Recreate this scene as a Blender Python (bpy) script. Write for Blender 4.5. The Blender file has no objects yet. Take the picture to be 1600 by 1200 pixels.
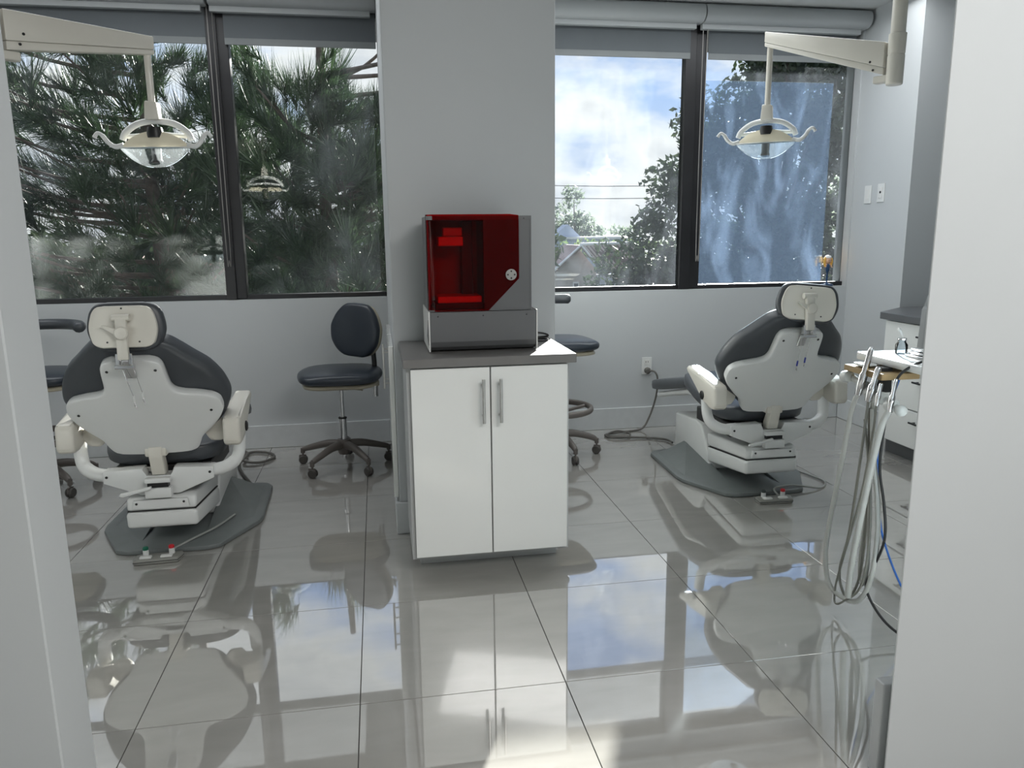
import bpy, bmesh, math, random
from mathutils import Vector, Matrix
random.seed(7)
sc = bpy.context.scene
col = sc.collection
R_ = math.radians

# ------------------------------------------------------------------ camera, world, lights, exposure
cam_d = bpy.data.cameras.new('camera'); cam = bpy.data.objects.new('camera', cam_d); col.objects.link(cam)
cam_d.sensor_width = 36.0; cam_d.lens = 27.007; cam_d.clip_start = 0.05; cam_d.clip_end = 500
M = Matrix(((0.98508, 0.04307, -0.16661, 0.10045), (-0.17177, 0.18798, -0.96704, -2.01632), (-0.01033, 0.98123, 0.19257, 1.31067), (0, 0, 0, 1)))
cam.matrix_world = M
sc.camera = cam
sc.view_settings.view_transform = 'Standard'; sc.view_settings.look = 'None'
sc.view_settings.gamma = 1.0; sc.view_settings.use_curve_mapping = False
sc.view_settings.exposure = 0.50
sc.cycles.max_bounces = 12; sc.cycles.transparent_max_bounces = 24; sc.cycles.caustics_reflective = False; sc.cycles.caustics_refractive = False
sc.cycles.sample_clamp_indirect = 6.0

SKY_STRENGTH = 0.88
SUN_STRENGTH = 28.0
world = bpy.data.worlds.new('sky_world'); sc.world = world; world.use_nodes = True
nt = world.node_tree; nt.nodes.clear()
def N(t, kind, **kw):
    n = t.nodes.new(kind)
    for k, v in kw.items(): setattr(n, k, v)
    return n
wo = N(nt, 'ShaderNodeOutputWorld'); bg = N(nt, 'ShaderNodeBackground'); tc = N(nt, 'ShaderNodeTexCoord')
sep = N(nt, 'ShaderNodeSeparateXYZ'); nt.links.new(tc.outputs['Generated'], sep.inputs[0])
ramp = N(nt, 'ShaderNodeValToRGB')
ramp.color_ramp.elements[0].position = 0.0; ramp.color_ramp.elements[0].color = (0.62, 0.68, 0.78, 1)
ramp.color_ramp.elements[1].position = 0.75; ramp.color_ramp.elements[1].color = (0.13, 0.27, 0.62, 1)
e = ramp.color_ramp.elements.new(0.16); e.color = (0.42, 0.58, 0.88, 1)
e = ramp.color_ramp.elements.new(0.36); e.color = (0.38, 0.55, 0.92, 1)
nt.links.new(sep.outputs['Z'], ramp.inputs[0])
mp = N(nt, 'ShaderNodeMapping'); mp.inputs['Scale'].default_value = (1.0, 1.0, 2.1); mp.inputs['Location'].default_value = (0.35, 0.1, 0.22)
nt.links.new(tc.outputs['Generated'], mp.inputs[0])
nz = N(nt, 'ShaderNodeTexNoise'); nz.inputs['Scale'].default_value = 3.4; nz.inputs['Detail'].default_value = 9; nz.inputs['Roughness'].default_value = 0.55
nt.links.new(mp.outputs[0], nz.inputs[0])
cr = N(nt, 'ShaderNodeValToRGB'); cr.color_ramp.elements[0].position = 0.42; cr.color_ramp.elements[0].color = (0, 0, 0, 1)
cr.color_ramp.elements[1].position = 0.54; cr.color_ramp.elements[1].color = (1, 1, 1, 1)
nt.links.new(nz.outputs[0], cr.inputs[0])
cc = N(nt, 'ShaderNodeValToRGB')      # thick parts of the clouds are greyer, thin rims whiter
cc.color_ramp.elements[0].position = 0.50; cc.color_ramp.elements[0].color = (1.0, 1.0, 0.98, 1)
cc.color_ramp.elements[1].position = 0.72; cc.color_ramp.elements[1].color = (0.40, 0.45, 0.55, 1)
nt.links.new(nz.outputs[0], cc.inputs[0])
mx = N(nt, 'ShaderNodeMix', data_type='RGBA'); nt.links.new(cr.outputs[0], mx.inputs[0]); nt.links.new(ramp.outputs[0], mx.inputs[6]); nt.links.new(cc.outputs[0], mx.inputs[7])
nt.links.new(mx.outputs[2], bg.inputs[0]); bg.inputs[1].default_value = SKY_STRENGTH; nt.links.new(bg.outputs[0], wo.inputs[0])

sun_d = bpy.data.lights.new('sun', 'SUN'); sun_d.energy = SUN_STRENGTH; sun_d.angle = R_(0.8); sun_d.color = (1.0, 0.96, 0.9)
sun = bpy.data.objects.new('sun', sun_d); col.objects.link(sun)
sun.rotation_euler = Vector((0.388, 0.883, 0.268)).to_track_quat('Z', 'Y').to_euler()

def area(name, loc, aim, sx, sy, power, color=(1, 1, 1)):
    d = bpy.data.lights.new(name, 'AREA'); d.shape = 'RECTANGLE'; d.size = sx; d.size_y = sy; d.energy = power; d.color = color
    o = bpy.data.objects.new(name, d); col.objects.link(o); o.location = loc
    o.rotation_euler = (Vector(aim) - Vector(loc)).to_track_quat('-Z', 'Y').to_euler()
    return o
# added fill lights without fixtures: corridor behind the camera, treatment room above frame
area('corridor_fill_light', (1.3, -2.2, 2.64), (1.0, -1.4, 0), 1.7, 1.0, 70, (1.0, 0.985, 0.96))
area('room_fill_light_right', (2.15, 2.08, 2.66), (2.15, 1.9, 0), 2.2, 0.75, 20, (0.95, 0.98, 1.0))
area('room_fill_light_left', (-1.45, 2.08, 2.66), (-1.45, 1.9, 0), 2.6, 0.75, 19, (0.95, 0.98, 1.0))

# ------------------------------------------------------------------ materials
MATS = {}
def mat(name, c, rough=0.5, metal=0.0, spec=0.5, coat=0.0, var=0.04, vs=6.0, bump=0.0, bs=80.0, trans=0.0, ior=1.5, alpha=1.0, sss=0.0):
    m = bpy.data.materials.new(name); m.use_nodes = True; t = m.node_tree; b = t.nodes['Principled BSDF']
    n = N(t, 'ShaderNodeTexNoise'); n.inputs['Scale'].default_value = vs; n.inputs['Detail'].default_value = 5
    tcn = N(t, 'ShaderNodeTexCoord'); t.links.new(tcn.outputs['Object'], n.inputs[0])
    r = N(t, 'ShaderNodeValToRGB'); r.color_ramp.elements[0].position = 0.3; r.color_ramp.elements[1].position = 0.7
    r.color_ramp.elements[0].color = tuple(max(0, x * (1 - var)) for x in c[:3]) + (1,)
    r.color_ramp.elements[1].color = tuple(min(1, x * (1 + var)) for x in c[:3]) + (1,)
    t.links.new(n.outputs[0], r.inputs[0]); t.links.new(r.outputs[0], b.inputs['Base Color'])
    b.inputs['Roughness'].default_value = rough; b.inputs['Metallic'].default_value = metal
    b.inputs['Specular IOR Level'].default_value = spec; b.inputs['Coat Weight'].default_value = coat; b.inputs['Coat Roughness'].default_value = 0.03
    b.inputs['Transmission Weight'].default_value = trans; b.inputs['IOR'].default_value = ior; b.inputs['Alpha'].default_value = alpha
    if bump:
        n2 = N(t, 'ShaderNodeTexNoise'); n2.inputs['Scale'].default_value = bs; t.links.new(tcn.outputs['Object'], n2.inputs[0])
        bp = N(t, 'ShaderNodeBump'); bp.inputs['Strength'].default_value = bump; bp.inputs['Distance'].default_value = 0.002
        t.links.new(n2.outputs[0], bp.inputs['Height']); t.links.new(bp.outputs[0], b.inputs['Normal'])
    MATS[name] = m
    return m
WALL = mat('wall_paint', (0.50, 0.52, 0.53), 0.55, var=0.015, vs=2, bump=0.05, bs=120)
CEIL = mat('ceiling_paint', (0.62, 0.63, 0.63), 0.8, var=0.01)
BASEB = mat('baseboard_paint', (0.56, 0.58, 0.59), 0.4, var=0.03, vs=20)
GROUT = mat('grout', (0.035, 0.033, 0.03), 0.9)
FRAME = mat('dark_bronze_frame', (0.018, 0.018, 0.02), 0.35, metal=0.2, var=0.2)
BLIND = mat('blind_fabric', (0.115, 0.128, 0.138), 0.9, var=0.06, vs=3, bump=0.3, bs=900)
VAL = mat('valence_white', (0.40, 0.42, 0.43), 0.4, var=0.02)
WLAM = mat('white_gloss_laminate', (0.82, 0.83, 0.81), 0.12, spec=0.6, coat=0.5, var=0.01)
GTOP = mat('grey_worktop', (0.17, 0.165, 0.16), 0.35, var=0.03)
GTOP2 = mat('dark_grey_counter', (0.11, 0.115, 0.12), 0.35, var=0.03)
SIDEC = mat('cabinet_side_grey', (0.45, 0.46, 0.46), 0.5, var=0.02)
STEEL = mat('brushed_steel', (0.55, 0.54, 0.52), 0.3, metal=1.0, var=0.1, vs=30)
CHROME = mat('chrome', (0.75, 0.75, 0.76), 0.1, metal=1.0, var=0.03)
PVC = mat('charcoal_vinyl', (0.052, 0.058, 0.066), 0.38, spec=0.5, var=0.06, vs=9, bump=0.12, bs=260)
NAVY = mat('dark_blue_vinyl', (0.020, 0.027, 0.038), 0.35, spec=0.5, var=0.06, vs=9, bump=0.1, bs=260)
SHELLW = mat('white_plastic', (0.70, 0.71, 0.70), 0.32, coat=0.1, var=0.02)
SHELLC = mat('cream_plastic', (0.66, 0.635, 0.57), 0.35, coat=0.1, var=0.02)
BEIGE = mat('beige_plastic', (0.42, 0.38, 0.29), 0.4, var=0.03)
BASEG = mat('grey_base_plastic', (0.15, 0.165, 0.165), 0.42, var=0.06, vs=12)
TAUPE = mat('taupe_plastic', (0.13, 0.115, 0.105), 0.45, var=0.05)
TAUPED = mat('dark_taupe_rubber', (0.065, 0.06, 0.055), 0.55, var=0.05)
BLACK = mat('black_plastic', (0.012, 0.012, 0.012), 0.4, var=0.1)
SCREW = mat('dark_screw', (0.05, 0.05, 0.05), 0.3, metal=0.8, var=0.1)
PEDG = mat('pedal_grey', (0.26, 0.26, 0.24), 0.45, var=0.04)
RED = mat('red_cap', (0.55, 0.02, 0.03), 0.35, var=0.05)
GREEN = mat('green_cap', (0.01, 0.14, 0.08), 0.35, var=0.05)
DGREEN = mat('dark_grey_cap', (0.03, 0.04, 0.04), 0.35, var=0.05)
HOSE = mat('hose_grey', (0.48, 0.48, 0.45), 0.4, var=0.05, vs=30)
HOSED = mat('hose_dark_grey', (0.20, 0.195, 0.17), 0.45, var=0.05)
CORD = mat('cord_grey', (0.11, 0.105, 0.095), 0.5, var=0.05)
CORDL = mat('cord_light_grey', (0.32, 0.33, 0.31), 0.5, var=0.05)
BLUE = mat('blue_tube', (0.02, 0.12, 0.45), 0.35, var=0.05)
BLUED = mat('blue_clip', (0.015, 0.03, 0.25), 0.35, var=0.05)
BLUEB = mat('dark_blue_gloss', (0.012, 0.05, 0.13), 0.3, var=0.05)
PRG = mat('printer_grey_metal', (0.13, 0.132, 0.135), 0.38, metal=0.3, var=0.03)
PRW = mat('printer_white_panel', (0.62, 0.62, 0.60), 0.4, var=0.02)
PRI = mat('printer_inner_black', (0.02, 0.018, 0.018), 0.5, var=0.05)
PRL = mat('printer_inner_light', (0.85, 0.8, 0.8), 0.3, var=0.02)
KNOB = mat('knob_grey', (0.35, 0.35, 0.33), 0.35, metal=0.4, var=0.03)
TRAYW = mat('tray_white', (0.72, 0.72, 0.70), 0.3, coat=0.2, var=0.02)
WOODB = mat('tan_block', (0.40, 0.28, 0.14), 0.6, var=0.1, vs=25)
HPALE = mat('holder_white', (0.60, 0.61, 0.59), 0.35, var=0.02)
SKIN = mat('figure_skin', (0.62, 0.38, 0.26), 0.5)
HAIR = mat('figure_blond', (0.70, 0.40, 0.08), 0.5)
CAPW = mat('figure_white', (0.8, 0.8, 0.8), 0.5)
GASK = mat('gasket_black', (0.02, 0.02, 0.02), 0.7)
REFLC = mat('reflector_cream', (0.80, 0.74, 0.58), 0.2, coat=0.3, var=0.05)
BARK = mat('bark', (0.10, 0.075, 0.06), 0.9, var=0.3, vs=15, bump=0.6, bs=20)
GROUND = mat('far_ground', (0.035, 0.045, 0.03), 0.9, var=0.3, vs=0.3)
HOUSEW = mat('house_stucco', (0.50, 0.47, 0.46), 0.9, var=0.05)
HOUSEB = mat('pale_blue_wall', (0.38, 0.44, 0.55), 0.9, var=0.05)
ROOFT = mat('roof_tile', (0.22, 0.14, 0.12), 0.55, spec=0.6, var=0.25, vs=3)
WHITEC = mat('white_coping', (0.7, 0.72, 0.75), 0.8)
WINDK = mat('far_window_glass', (0.05, 0.06, 0.08), 0.1)

# polished floor tile: faint stone veins, strong mirror finish
FLOOR = bpy.data.materials.new('polished_tile'); FLOOR.use_nodes = True
t = FLOOR.node_tree; b = t.nodes['Principled BSDF']
tcn = N(t, 'ShaderNodeTexCoord'); oi = N(t, 'ShaderNodeObjectInfo')
ad = N(t, 'ShaderNodeVectorMath', operation='ADD'); t.links.new(tcn.outputs['Object'], ad.inputs[0])
ml = N(t, 'ShaderNodeMath', operation='MULTIPLY'); ml.inputs[1].default_value = 37; t.links.new(oi.outputs['Random'], ml.inputs[0])
cb = N(t, 'ShaderNodeCombineXYZ'); t.links.new(ml.outputs[0], cb.inputs[0]); t.links.new(cb.outputs[0], ad.inputs[1])
mpp = N(t, 'ShaderNodeMapping'); mpp.inputs['Scale'].default_value = (1.0, 3.2, 1.0); t.links.new(ad.outputs[0], mpp.inputs[0])
n = N(t, 'ShaderNodeTexNoise'); n.inputs['Scale'].default_value = 3.2; n.inputs['Detail'].default_value = 7; n.inputs['Distortion'].default_value = 0.6
t.links.new(mpp.outputs[0], n.inputs[0])
r = N(t, 'ShaderNodeValToRGB'); r.color_ramp.elements[0].position = 0.28; r.color_ramp.elements[1].position = 0.72
r.color_ramp.elements[0].color = (0.355, 0.345, 0.322, 1); r.color_ramp.elements[1].color = (0.405, 0.393, 0.367, 1)
t.links.new(n.outputs[0], r.inputs[0]); t.links.new(r.outputs[0], b.inputs['Base Color'])
b.inputs['Roughness'].default_value = 0.035; b.inputs['IOR'].default_value = 1.6; b.inputs['Specular IOR Level'].default_value = 1.0; b.inputs['Coat Weight'].default_value = 1.0; b.inputs['Coat IOR'].default_value = 2.3; b.inputs['Coat Roughness'].default_value = 0.012

def glass_mat(name, dirt, streak, film_color=(0.75, 0.85, 1.0), tint=(0.93, 0.95, 0.95)):
    m = bpy.data.materials.new(name); m.use_nodes = True; t = m.node_tree; t.nodes.clear()
    out = N(t, 'ShaderNodeOutputMaterial'); tr = N(t, 'ShaderNodeBsdfTransparent'); gl = N(t, 'ShaderNodeBsdfGlossy')
    tr.inputs[0].default_value = tint + (1,); gl.inputs['Roughness'].default_value = 0.0
    fr = N(t, 'ShaderNodeFresnel'); fr.inputs[0].default_value = 1.5
    m1 = N(t, 'ShaderNodeMixShader'); t.links.new(fr.outputs[0], m1.inputs[0]); t.links.new(tr.outputs[0], m1.inputs[1]); t.links.new(gl.outputs[0], m1.inputs[2])
    tl = N(t, 'ShaderNodeBsdfTranslucent'); df = N(t, 'ShaderNodeBsdfDiffuse'); tl.inputs[0].default_value = film_color + (1,); df.inputs[0].default_value = film_color + (1,)
    m2 = N(t, 'ShaderNodeMixShader'); m2.inputs[0].default_value = 0.4; t.links.new(tl.outputs[0], m2.inputs[1]); t.links.new(df.outputs[0], m2.inputs[2])
    tcn = N(t, 'ShaderNodeTexCoord')
    mp1 = N(t, 'ShaderNodeMapping'); mp1.inputs['Scale'].default_value = (1, 1, 0.35); mp1.inputs['Rotation'].default_value = (0, 0.45, 0)
    t.links.new(tcn.outputs['Object'], mp1.inputs[0])
    n1 = N(t, 'ShaderNodeTexNoise'); n1.inputs['Scale'].default_value = 4.5; n1.inputs['Detail'].default_value = 8; n1.inputs['Distortion'].default_value = 1.6
    t.links.new(mp1.outputs[0], n1.inputs[0])
    r1 = N(t, 'ShaderNodeValToRGB'); r1.color_ramp.elements[0].position = 0.48; r1.color_ramp.elements[1].position = 0.75
    t.links.new(n1.outputs[0], r1.inputs[0])
    n2 = N(t, 'ShaderNodeTexVoronoi'); n2.inputs['Scale'].default_value = 55; t.links.new(tcn.outputs['Object'], n2.inputs[0])   # fine water spots
    r2 = N(t, 'ShaderNodeValToRGB'); r2.color_ramp.elements[0].position = 0.06; r2.color_ramp.elements[0].color = (1, 1, 1, 1); r2.color_ramp.elements[1].position = 0.12; r2.color_ramp.elements[1].color = (0, 0, 0, 1)
    t.links.new(n2.outputs['Distance'], r2.inputs[0])
    a1 = N(t, 'ShaderNodeMath', operation='MULTIPLY_ADD'); a1.inputs[1].default_value = streak; a1.inputs[2].default_value = dirt; t.links.new(r1.outputs[0], a1.inputs[0])
    a2 = N(t, 'ShaderNodeMath', operation='MULTIPLY_ADD'); a2.inputs[1].default_value = streak * 1.2; t.links.new(r2.outputs[0], a2.inputs[0]); t.links.new(a1.outputs[0], a2.inputs[2])
    m3 = N(t, 'ShaderNodeMixShader'); t.links.new(a2.outputs[0], m3.inputs[0]); t.links.new(m1.outputs[0], m3.inputs[1]); t.links.new(m2.outputs[0], m3.inputs[2])
    t.links.new(m3.outputs[0], out.inputs[0])
    return m
GLASS_L = glass_mat('window_glass_left', 0.002, 0.005)
GLASS_R = glass_mat('window_glass_right', 0.006, 0.016)
FILM = glass_mat('hazy_window_film', 0.020, 0.034, (0.50, 0.68, 1.0), (0.74, 0.80, 0.86))

def clear_mat(name, colr, gloss=0.12, rough=0.03):
    m = bpy.data.materials.new(name); m.use_nodes = True; t = m.node_tree; t.nodes.clear()
    out = N(t, 'ShaderNodeOutputMaterial'); tr = N(t, 'ShaderNodeBsdfTransparent'); gl = N(t, 'ShaderNodeBsdfGlossy'); tr.inputs[0].default_value = colr + (1,)
    gl.inputs['Roughness'].default_value = rough
    fr = N(t, 'ShaderNodeLayerWeight'); fr.inputs[0].default_value = gloss
    m1 = N(t, 'ShaderNodeMixShader'); t.links.new(fr.outputs['Fresnel'], m1.inputs[0]); t.links.new(tr.outputs[0], m1.inputs[1]); t.links.new(gl.outputs[0], m1.inputs[2])
    t.links.new(m1.outputs[0], out.inputs[0]); return m
REDACR = clear_mat('red_acrylic', (0.80, 0.012, 0.04), 0.2)
CLEARP = clear_mat('clear_shield', (0.80, 0.86, 0.90), 0.35)
FROST = clear_mat('frosted_shield', (0.85, 0.90, 0.93), 0.3)
_t = FROST.node_tree; _o = [q for q in _t.nodes if q.type == 'OUTPUT_MATERIAL'][0]; _src = _o.inputs[0].links[0].from_socket
_d = N(_t, 'ShaderNodeBsdfTranslucent'); _d.inputs[0].default_value = (0.9, 0.92, 0.92, 1); _e = N(_t, 'ShaderNodeBsdfDiffuse'); _e.inputs[0].default_value = (0.85, 0.88, 0.88, 1)
_m = N(_t, 'ShaderNodeMixShader'); _m.inputs[0].default_value = 0.5; _t.links.new(_d.outputs[0], _m.inputs[1]); _t.links.new(_e.outputs[0], _m.inputs[2])
_m2 = N(_t, 'ShaderNodeMixShader'); _m2.inputs[0].default_value = 0.07; _t.links.new(_src, _m2.inputs[1]); _t.links.new(_m.outputs[0], _m2.inputs[2]); _t.links.new(_m2.outputs[0], _o.inputs[0])

def leaf_mat(name, c1, c2, tl=0.35):
    m = bpy.data.materials.new(name); m.use_nodes = True; t = m.node_tree; t.nodes.clear()
    out = N(t, 'ShaderNodeOutputMaterial'); d = N(t, 'ShaderNodeBsdfDiffuse'); tr = N(t, 'ShaderNodeBsdfTranslucent'); g = N(t, 'ShaderNodeBsdfGlossy'); g.inputs['Roughness'].default_value = 0.35
    n = N(t, 'ShaderNodeTexNoise'); n.inputs['Scale'].default_value = 0.9; tcn = N(t, 'ShaderNodeTexCoord'); t.links.new(tcn.outputs['Object'], n.inputs[0])
    r = N(t, 'ShaderNodeValToRGB'); r.color_ramp.elements[0].position = 0.35; r.color_ramp.elements[1].position = 0.65
    r.color_ramp.elements[0].color = c1 + (1,); r.color_ramp.elements[1].color = c2 + (1,)
    t.links.new(n.outputs[0], r.inputs[0]); t.links.new(r.outputs[0], d.inputs[0]); t.links.new(r.outputs[0], tr.inputs[0])
    m1 = N(t, 'ShaderNodeMixShader'); m1.inputs[0].default_value = tl; t.links.new(d.outputs[0], m1.inputs[1]); t.links.new(tr.outputs[0], m1.inputs[2])
    m2 = N(t, 'ShaderNodeMixShader'); m2.inputs[0].default_value = 0.05; t.links.new(m1.outputs[0], m2.inputs[1]); t.links.new(g.outputs[0], m2.inputs[2])
    t.links.new(m2.outputs[0], out.inputs[0]); return m
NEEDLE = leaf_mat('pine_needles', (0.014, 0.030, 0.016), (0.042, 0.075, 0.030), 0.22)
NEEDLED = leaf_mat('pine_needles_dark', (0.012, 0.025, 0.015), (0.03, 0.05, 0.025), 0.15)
LEAFD = leaf_mat('broad_leaves_dark', (0.02, 0.035, 0.02), (0.04, 0.06, 0.025), 0.2)
LEAFM = leaf_mat('broad_leaves_mid', (0.08, 0.13, 0.06), (0.16, 0.21, 0.09), 0.3)
LEAFP = leaf_mat('broad_leaves_pale', (0.16, 0.20, 0.17), (0.24, 0.29, 0.22), 0.3)

# ------------------------------------------------------------------ object helpers
def obj(name, bm, m, parent=None, smooth=None, loc=None, kind=None, label=None):
    me = bpy.data.meshes.new(name)
    if isinstance(bm, bmesh.types.BMesh):
        bmesh.ops.recalc_face_normals(bm, faces=bm.faces)
        bm.to_mesh(me); bm.free()
    else:
        me.from_pydata(bm[0], [], bm[1])
    me.materials.append(m)
    if smooth is not None:
        me.polygons.foreach_set('use_smooth', [True] * len(me.polygons))
        if smooth < 180: me.set_sharp_from_angle(angle=R_(smooth))
    o = bpy.data.objects.new(name, me); col.objects.link(o)
    if loc: o.location = loc
    if parent: o.parent = parent
    if kind: o['kind'] = kind
    if label: o['label'] = label
    return o
def thing(name, label, cat, loc=(0, 0, 0), rz=0.0, group=None):
    o = bpy.data.objects.new(name, None); col.objects.link(o); o.location = loc; o.rotation_euler = (0, 0, rz); o.empty_display_size = 0.1
    o['label'] = label; o['category'] = cat
    if group: o['group'] = group
    return o
def tag(o, label, cat, group=None):
    o['label'] = label; o['category'] = cat
    if group: o['group'] = group
    return o
def copy_tree(o, parent=None):
    c = o.copy(); col.objects.link(c)
    if parent: c.parent = parent
    for ch in list(o.children): copy_tree(ch, c)
    return c
def adopt(o, p):
    o.parent = p; o.matrix_parent_inverse = (T(*p.location) @ Matrix.Rotation(p.rotation_euler[2], 4, 'Z')).inverted(); return o
def B(): return bmesh.new()
def add_box(bm, x0, x1, y0, y1, z0, z1, bev=0.0, seg=2, mtx=None):
    r = bmesh.ops.create_cube(bm, size=1.0)
    vs = r['verts']
    for v in vs: v.co = Vector(((x0 + x1) / 2 + v.co.x * (x1 - x0), (y0 + y1) / 2 + v.co.y * (y1 - y0), (z0 + z1) / 2 + v.co.z * (z1 - z0)))
    if bev > 0:
        es = list({e for v in vs for e in v.link_edges})
        rr = bmesh.ops.bevel(bm, geom=es, offset=bev, segments=seg, profile=0.5, affect='EDGES')
        vs = list({v for f in rr['faces'] for v in f.verts} | {v for v in vs if v.is_valid})
    if mtx is not None: bmesh.ops.transform(bm, matrix=mtx, verts=[v for v in vs if v.is_valid])
    return bm
def box(x0, x1, y0, y1, z0, z1, bev=0.0, seg=2, mtx=None): return add_box(B(), x0, x1, y0, y1, z0, z1, bev, seg, mtx)
def add_prism(bm, pts, axis, a, b, bev=0.0, seg=2):
    """extrude a polygon: axis 'x' pts=(y,z); 'y' pts=(x,z); 'z' pts=(x,y)"""
    f = {'x': lambda p, t: (t, p[0], p[1]), 'y': lambda p, t: (p[0], t, p[1]), 'z': lambda p, t: (p[0], p[1], t)}[axis]
    va = [bm.verts.new(f(p, a)) for p in pts]; vb = [bm.verts.new(f(p, b)) for p in pts]
    n = len(pts); fs = [bm.faces.new(va), bm.faces.new(vb[::-1])]
    for i in range(n): fs.append(bm.faces.new((va[i], vb[i], vb[(i + 1) % n], va[(i + 1) % n])))
    if bev > 0:
        es = list({e for q in fs for e in q.edges})
        bmesh.ops.bevel(bm, geom=es, offset=bev, segments=seg, profile=0.5, affect='EDGES')
    return bm
def prism(pts, axis, a, b, bev=0.0, seg=2): return add_prism(B(), pts, axis, a, b, bev, seg)
def smooth_path(pts, n=8, closed=False):
    pts = [Vector(p) for p in pts]; out = []; m = len(pts)
    rng = range(m if closed else m - 1)
    for i in rng:
        if closed: p0, p1, p2, p3 = pts[(i - 1) % m], pts[i], pts[(i + 1) % m], pts[(i + 2) % m]
        else: p0, p1, p2, p3 = pts[max(i - 1, 0)], pts[i], pts[i + 1], pts[min(i + 2, m - 1)]
        for k in range(n):
            t = k / n
            out.append(0.5 * ((2 * p1) + (p2 - p0) * t + (2 * p0 - 5 * p1 + 4 * p2 - p3) * t * t + (3 * p1 - p0 - 3 * p2 + p3) * t * t * t))
    if not closed: out.append(pts[-1])
    return out
def add_tube(bm, pts, r, seg=8, closed=False, flat=1.0, caps=True):
    pts = [Vector(p) for p in pts]; n = len(pts); rings = []
    rad = r if isinstance(r, (list, tuple)) else [r] * n
    up = None
    for i in range(n):
        if closed: d = pts[(i + 1) % n] - pts[i - 1]
        else: d = pts[min(i + 1, n - 1)] - pts[max(i - 1, 0)]
        d.normalize()
        if up is None:
            up = Vector((0, 0, 1)) if abs(d.z) < 0.9 else Vector((1, 0, 0))
        s = d.cross(up).normalized(); up = s.cross(d).normalized()
        rings.append([bm.verts.new(pts[i] + (s * math.cos(2 * math.pi * k / seg) + up * flat * math.sin(2 * math.pi * k / seg)) * rad[i]) for k in range(seg)])
    for i in range(n if closed else n - 1):
        a, b2 = rings[i], rings[(i + 1) % n]
        for k in range(seg): bm.faces.new((a[k], a[(k + 1) % seg], b2[(k + 1) % seg], b2[k]))
    if not closed and caps:
        bm.faces.new(rings[0][::-1]); bm.faces.new(rings[-1])
    return bm
def tube(pts, r, seg=8, closed=False, flat=1.0): return add_tube(B(), pts, r, seg, closed, flat)
def add_lathe(bm, prof, seg=24, mtx=None):
    """profile of (radius, z) from bottom to top"""
    rings = []; vs = []
    for (r, z) in prof:
        if r < 1e-5:
            v = bm.verts.new((0, 0, z)); rings.append([v] * seg); vs.append(v)
        else:
            rg = [bm.verts.new((r * math.cos(2 * math.pi * k / seg), r * math.sin(2 * math.pi * k / seg), z)) for k in range(seg)]
            rings.append(rg); vs += rg
    for a, b2 in zip(rings[:-1], rings[1:]):
        for k in range(seg):
            q = []
            for v in (a[k], a[(k + 1) % seg], b2[(k + 1) % seg], b2[k]):
                if v not in q: q.append(v)
            if len(q) > 2: bm.faces.new(q)
    if prof[0][0] > 1e-5: bm.faces.new(rings[0][::-1])
    if prof[-1][0] > 1e-5: bm.faces.new(rings[-1])
    if mtx is not None: bmesh.ops.transform(bm, matrix=mtx, verts=vs)
    return bm
def lathe(prof, seg=24, mtx=None): return add_lathe(B(), prof, seg, mtx)
def T(x, y, z): return Matrix.Translation((x, y, z))
def frame(o, u, v, n):
    """matrix taking local x,y,z to u,v,n at origin o"""
    m = Matrix.Identity(4)
    for i in range(3): m[i][0] = u[i]; m[i][1] = v[i]; m[i][2] = n[i]; m[i][3] = o[i]
    return m
def interp(tab, v):
    if v <= tab[0][0]: return tab[0][1]
    n = len(tab)
    sl = [(tab[i + 1][1] - tab[i][1]) / (tab[i + 1][0] - tab[i][0]) for i in range(n - 1)]
    tg = [sl[0]] + [0 if sl[i - 1] * sl[i] <= 0 else 2 * sl[i - 1] * sl[i] / (sl[i - 1] + sl[i]) for i in range(1, n - 1)] + [sl[-1]]
    for i in range(n - 1):
        if v <= tab[i + 1][0]:
            h = tab[i + 1][0] - tab[i][0]; t = (v - tab[i][0]) / h
            return ((2 * t ** 3 - 3 * t * t + 1) * tab[i][1] + (t ** 3 - 2 * t * t + t) * h * tg[i] + (-2 * t ** 3 + 3 * t * t) * tab[i + 1][1] + (t ** 3 - t * t) * h * tg[i + 1])
    return tab[-1][1]
def pillow(tab, thick, mtx, rows=30, cols=16, p=6.0, q=8.0, bend=0.0, sag=0.0, off=0.0):
    """closed cushion: tab lists (v, half width); the thickness swells to thick along local z"""
    bm = B(); v0, v1 = tab[0][0], tab[-1][0]; top, bot = [], []
    for i in range(rows + 1):
        a = -1 + 2 * i / rows; r = math.sin(a * math.pi / 2) if i not in (0, rows) else a
        v = v0 + (v1 - v0) * (a * 0.55 + r * 0.45 + 1) / 2
        rr = 2 * (v - v0) / (v1 - v0) - 1
        w = interp(tab, v); ez = max(0.0, 1 - abs(rr) ** q) ** (1 / q) if q else 1
        ra, rb = [], []
        for j in range(cols + 1):
            s = math.sin((-1 + 2 * j / cols) * math.pi / 2)
            ex = max(0.0, 1 - abs(s) ** p) ** (1 / p)
            d = thick / 2 * ex * ez
            z = bend * (s * w) ** 2 / 0.09 + sag * rr * rr
            edge = (j in (0, cols)) or (i in (0, rows))
            va = bm.verts.new((s * w + off, v, z + (0 if edge else d))); ra.append(va)
            rb.append(va if edge else bm.verts.new((s * w + off, v, z - d)))
        top.append(ra); bot.append(rb)
    for i in range(rows):
        for j in range(cols):
            bm.faces.new((top[i][j], top[i][j + 1], top[i + 1][j + 1], top[i + 1][j]))
            try: bm.faces.new((bot[i][j], bot[i + 1][j], bot[i + 1][j + 1], bot[i][j + 1]))
            except ValueError: pass
    bmesh.ops.transform(bm, matrix=mtx, verts=bm.verts)
    return bm

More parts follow.
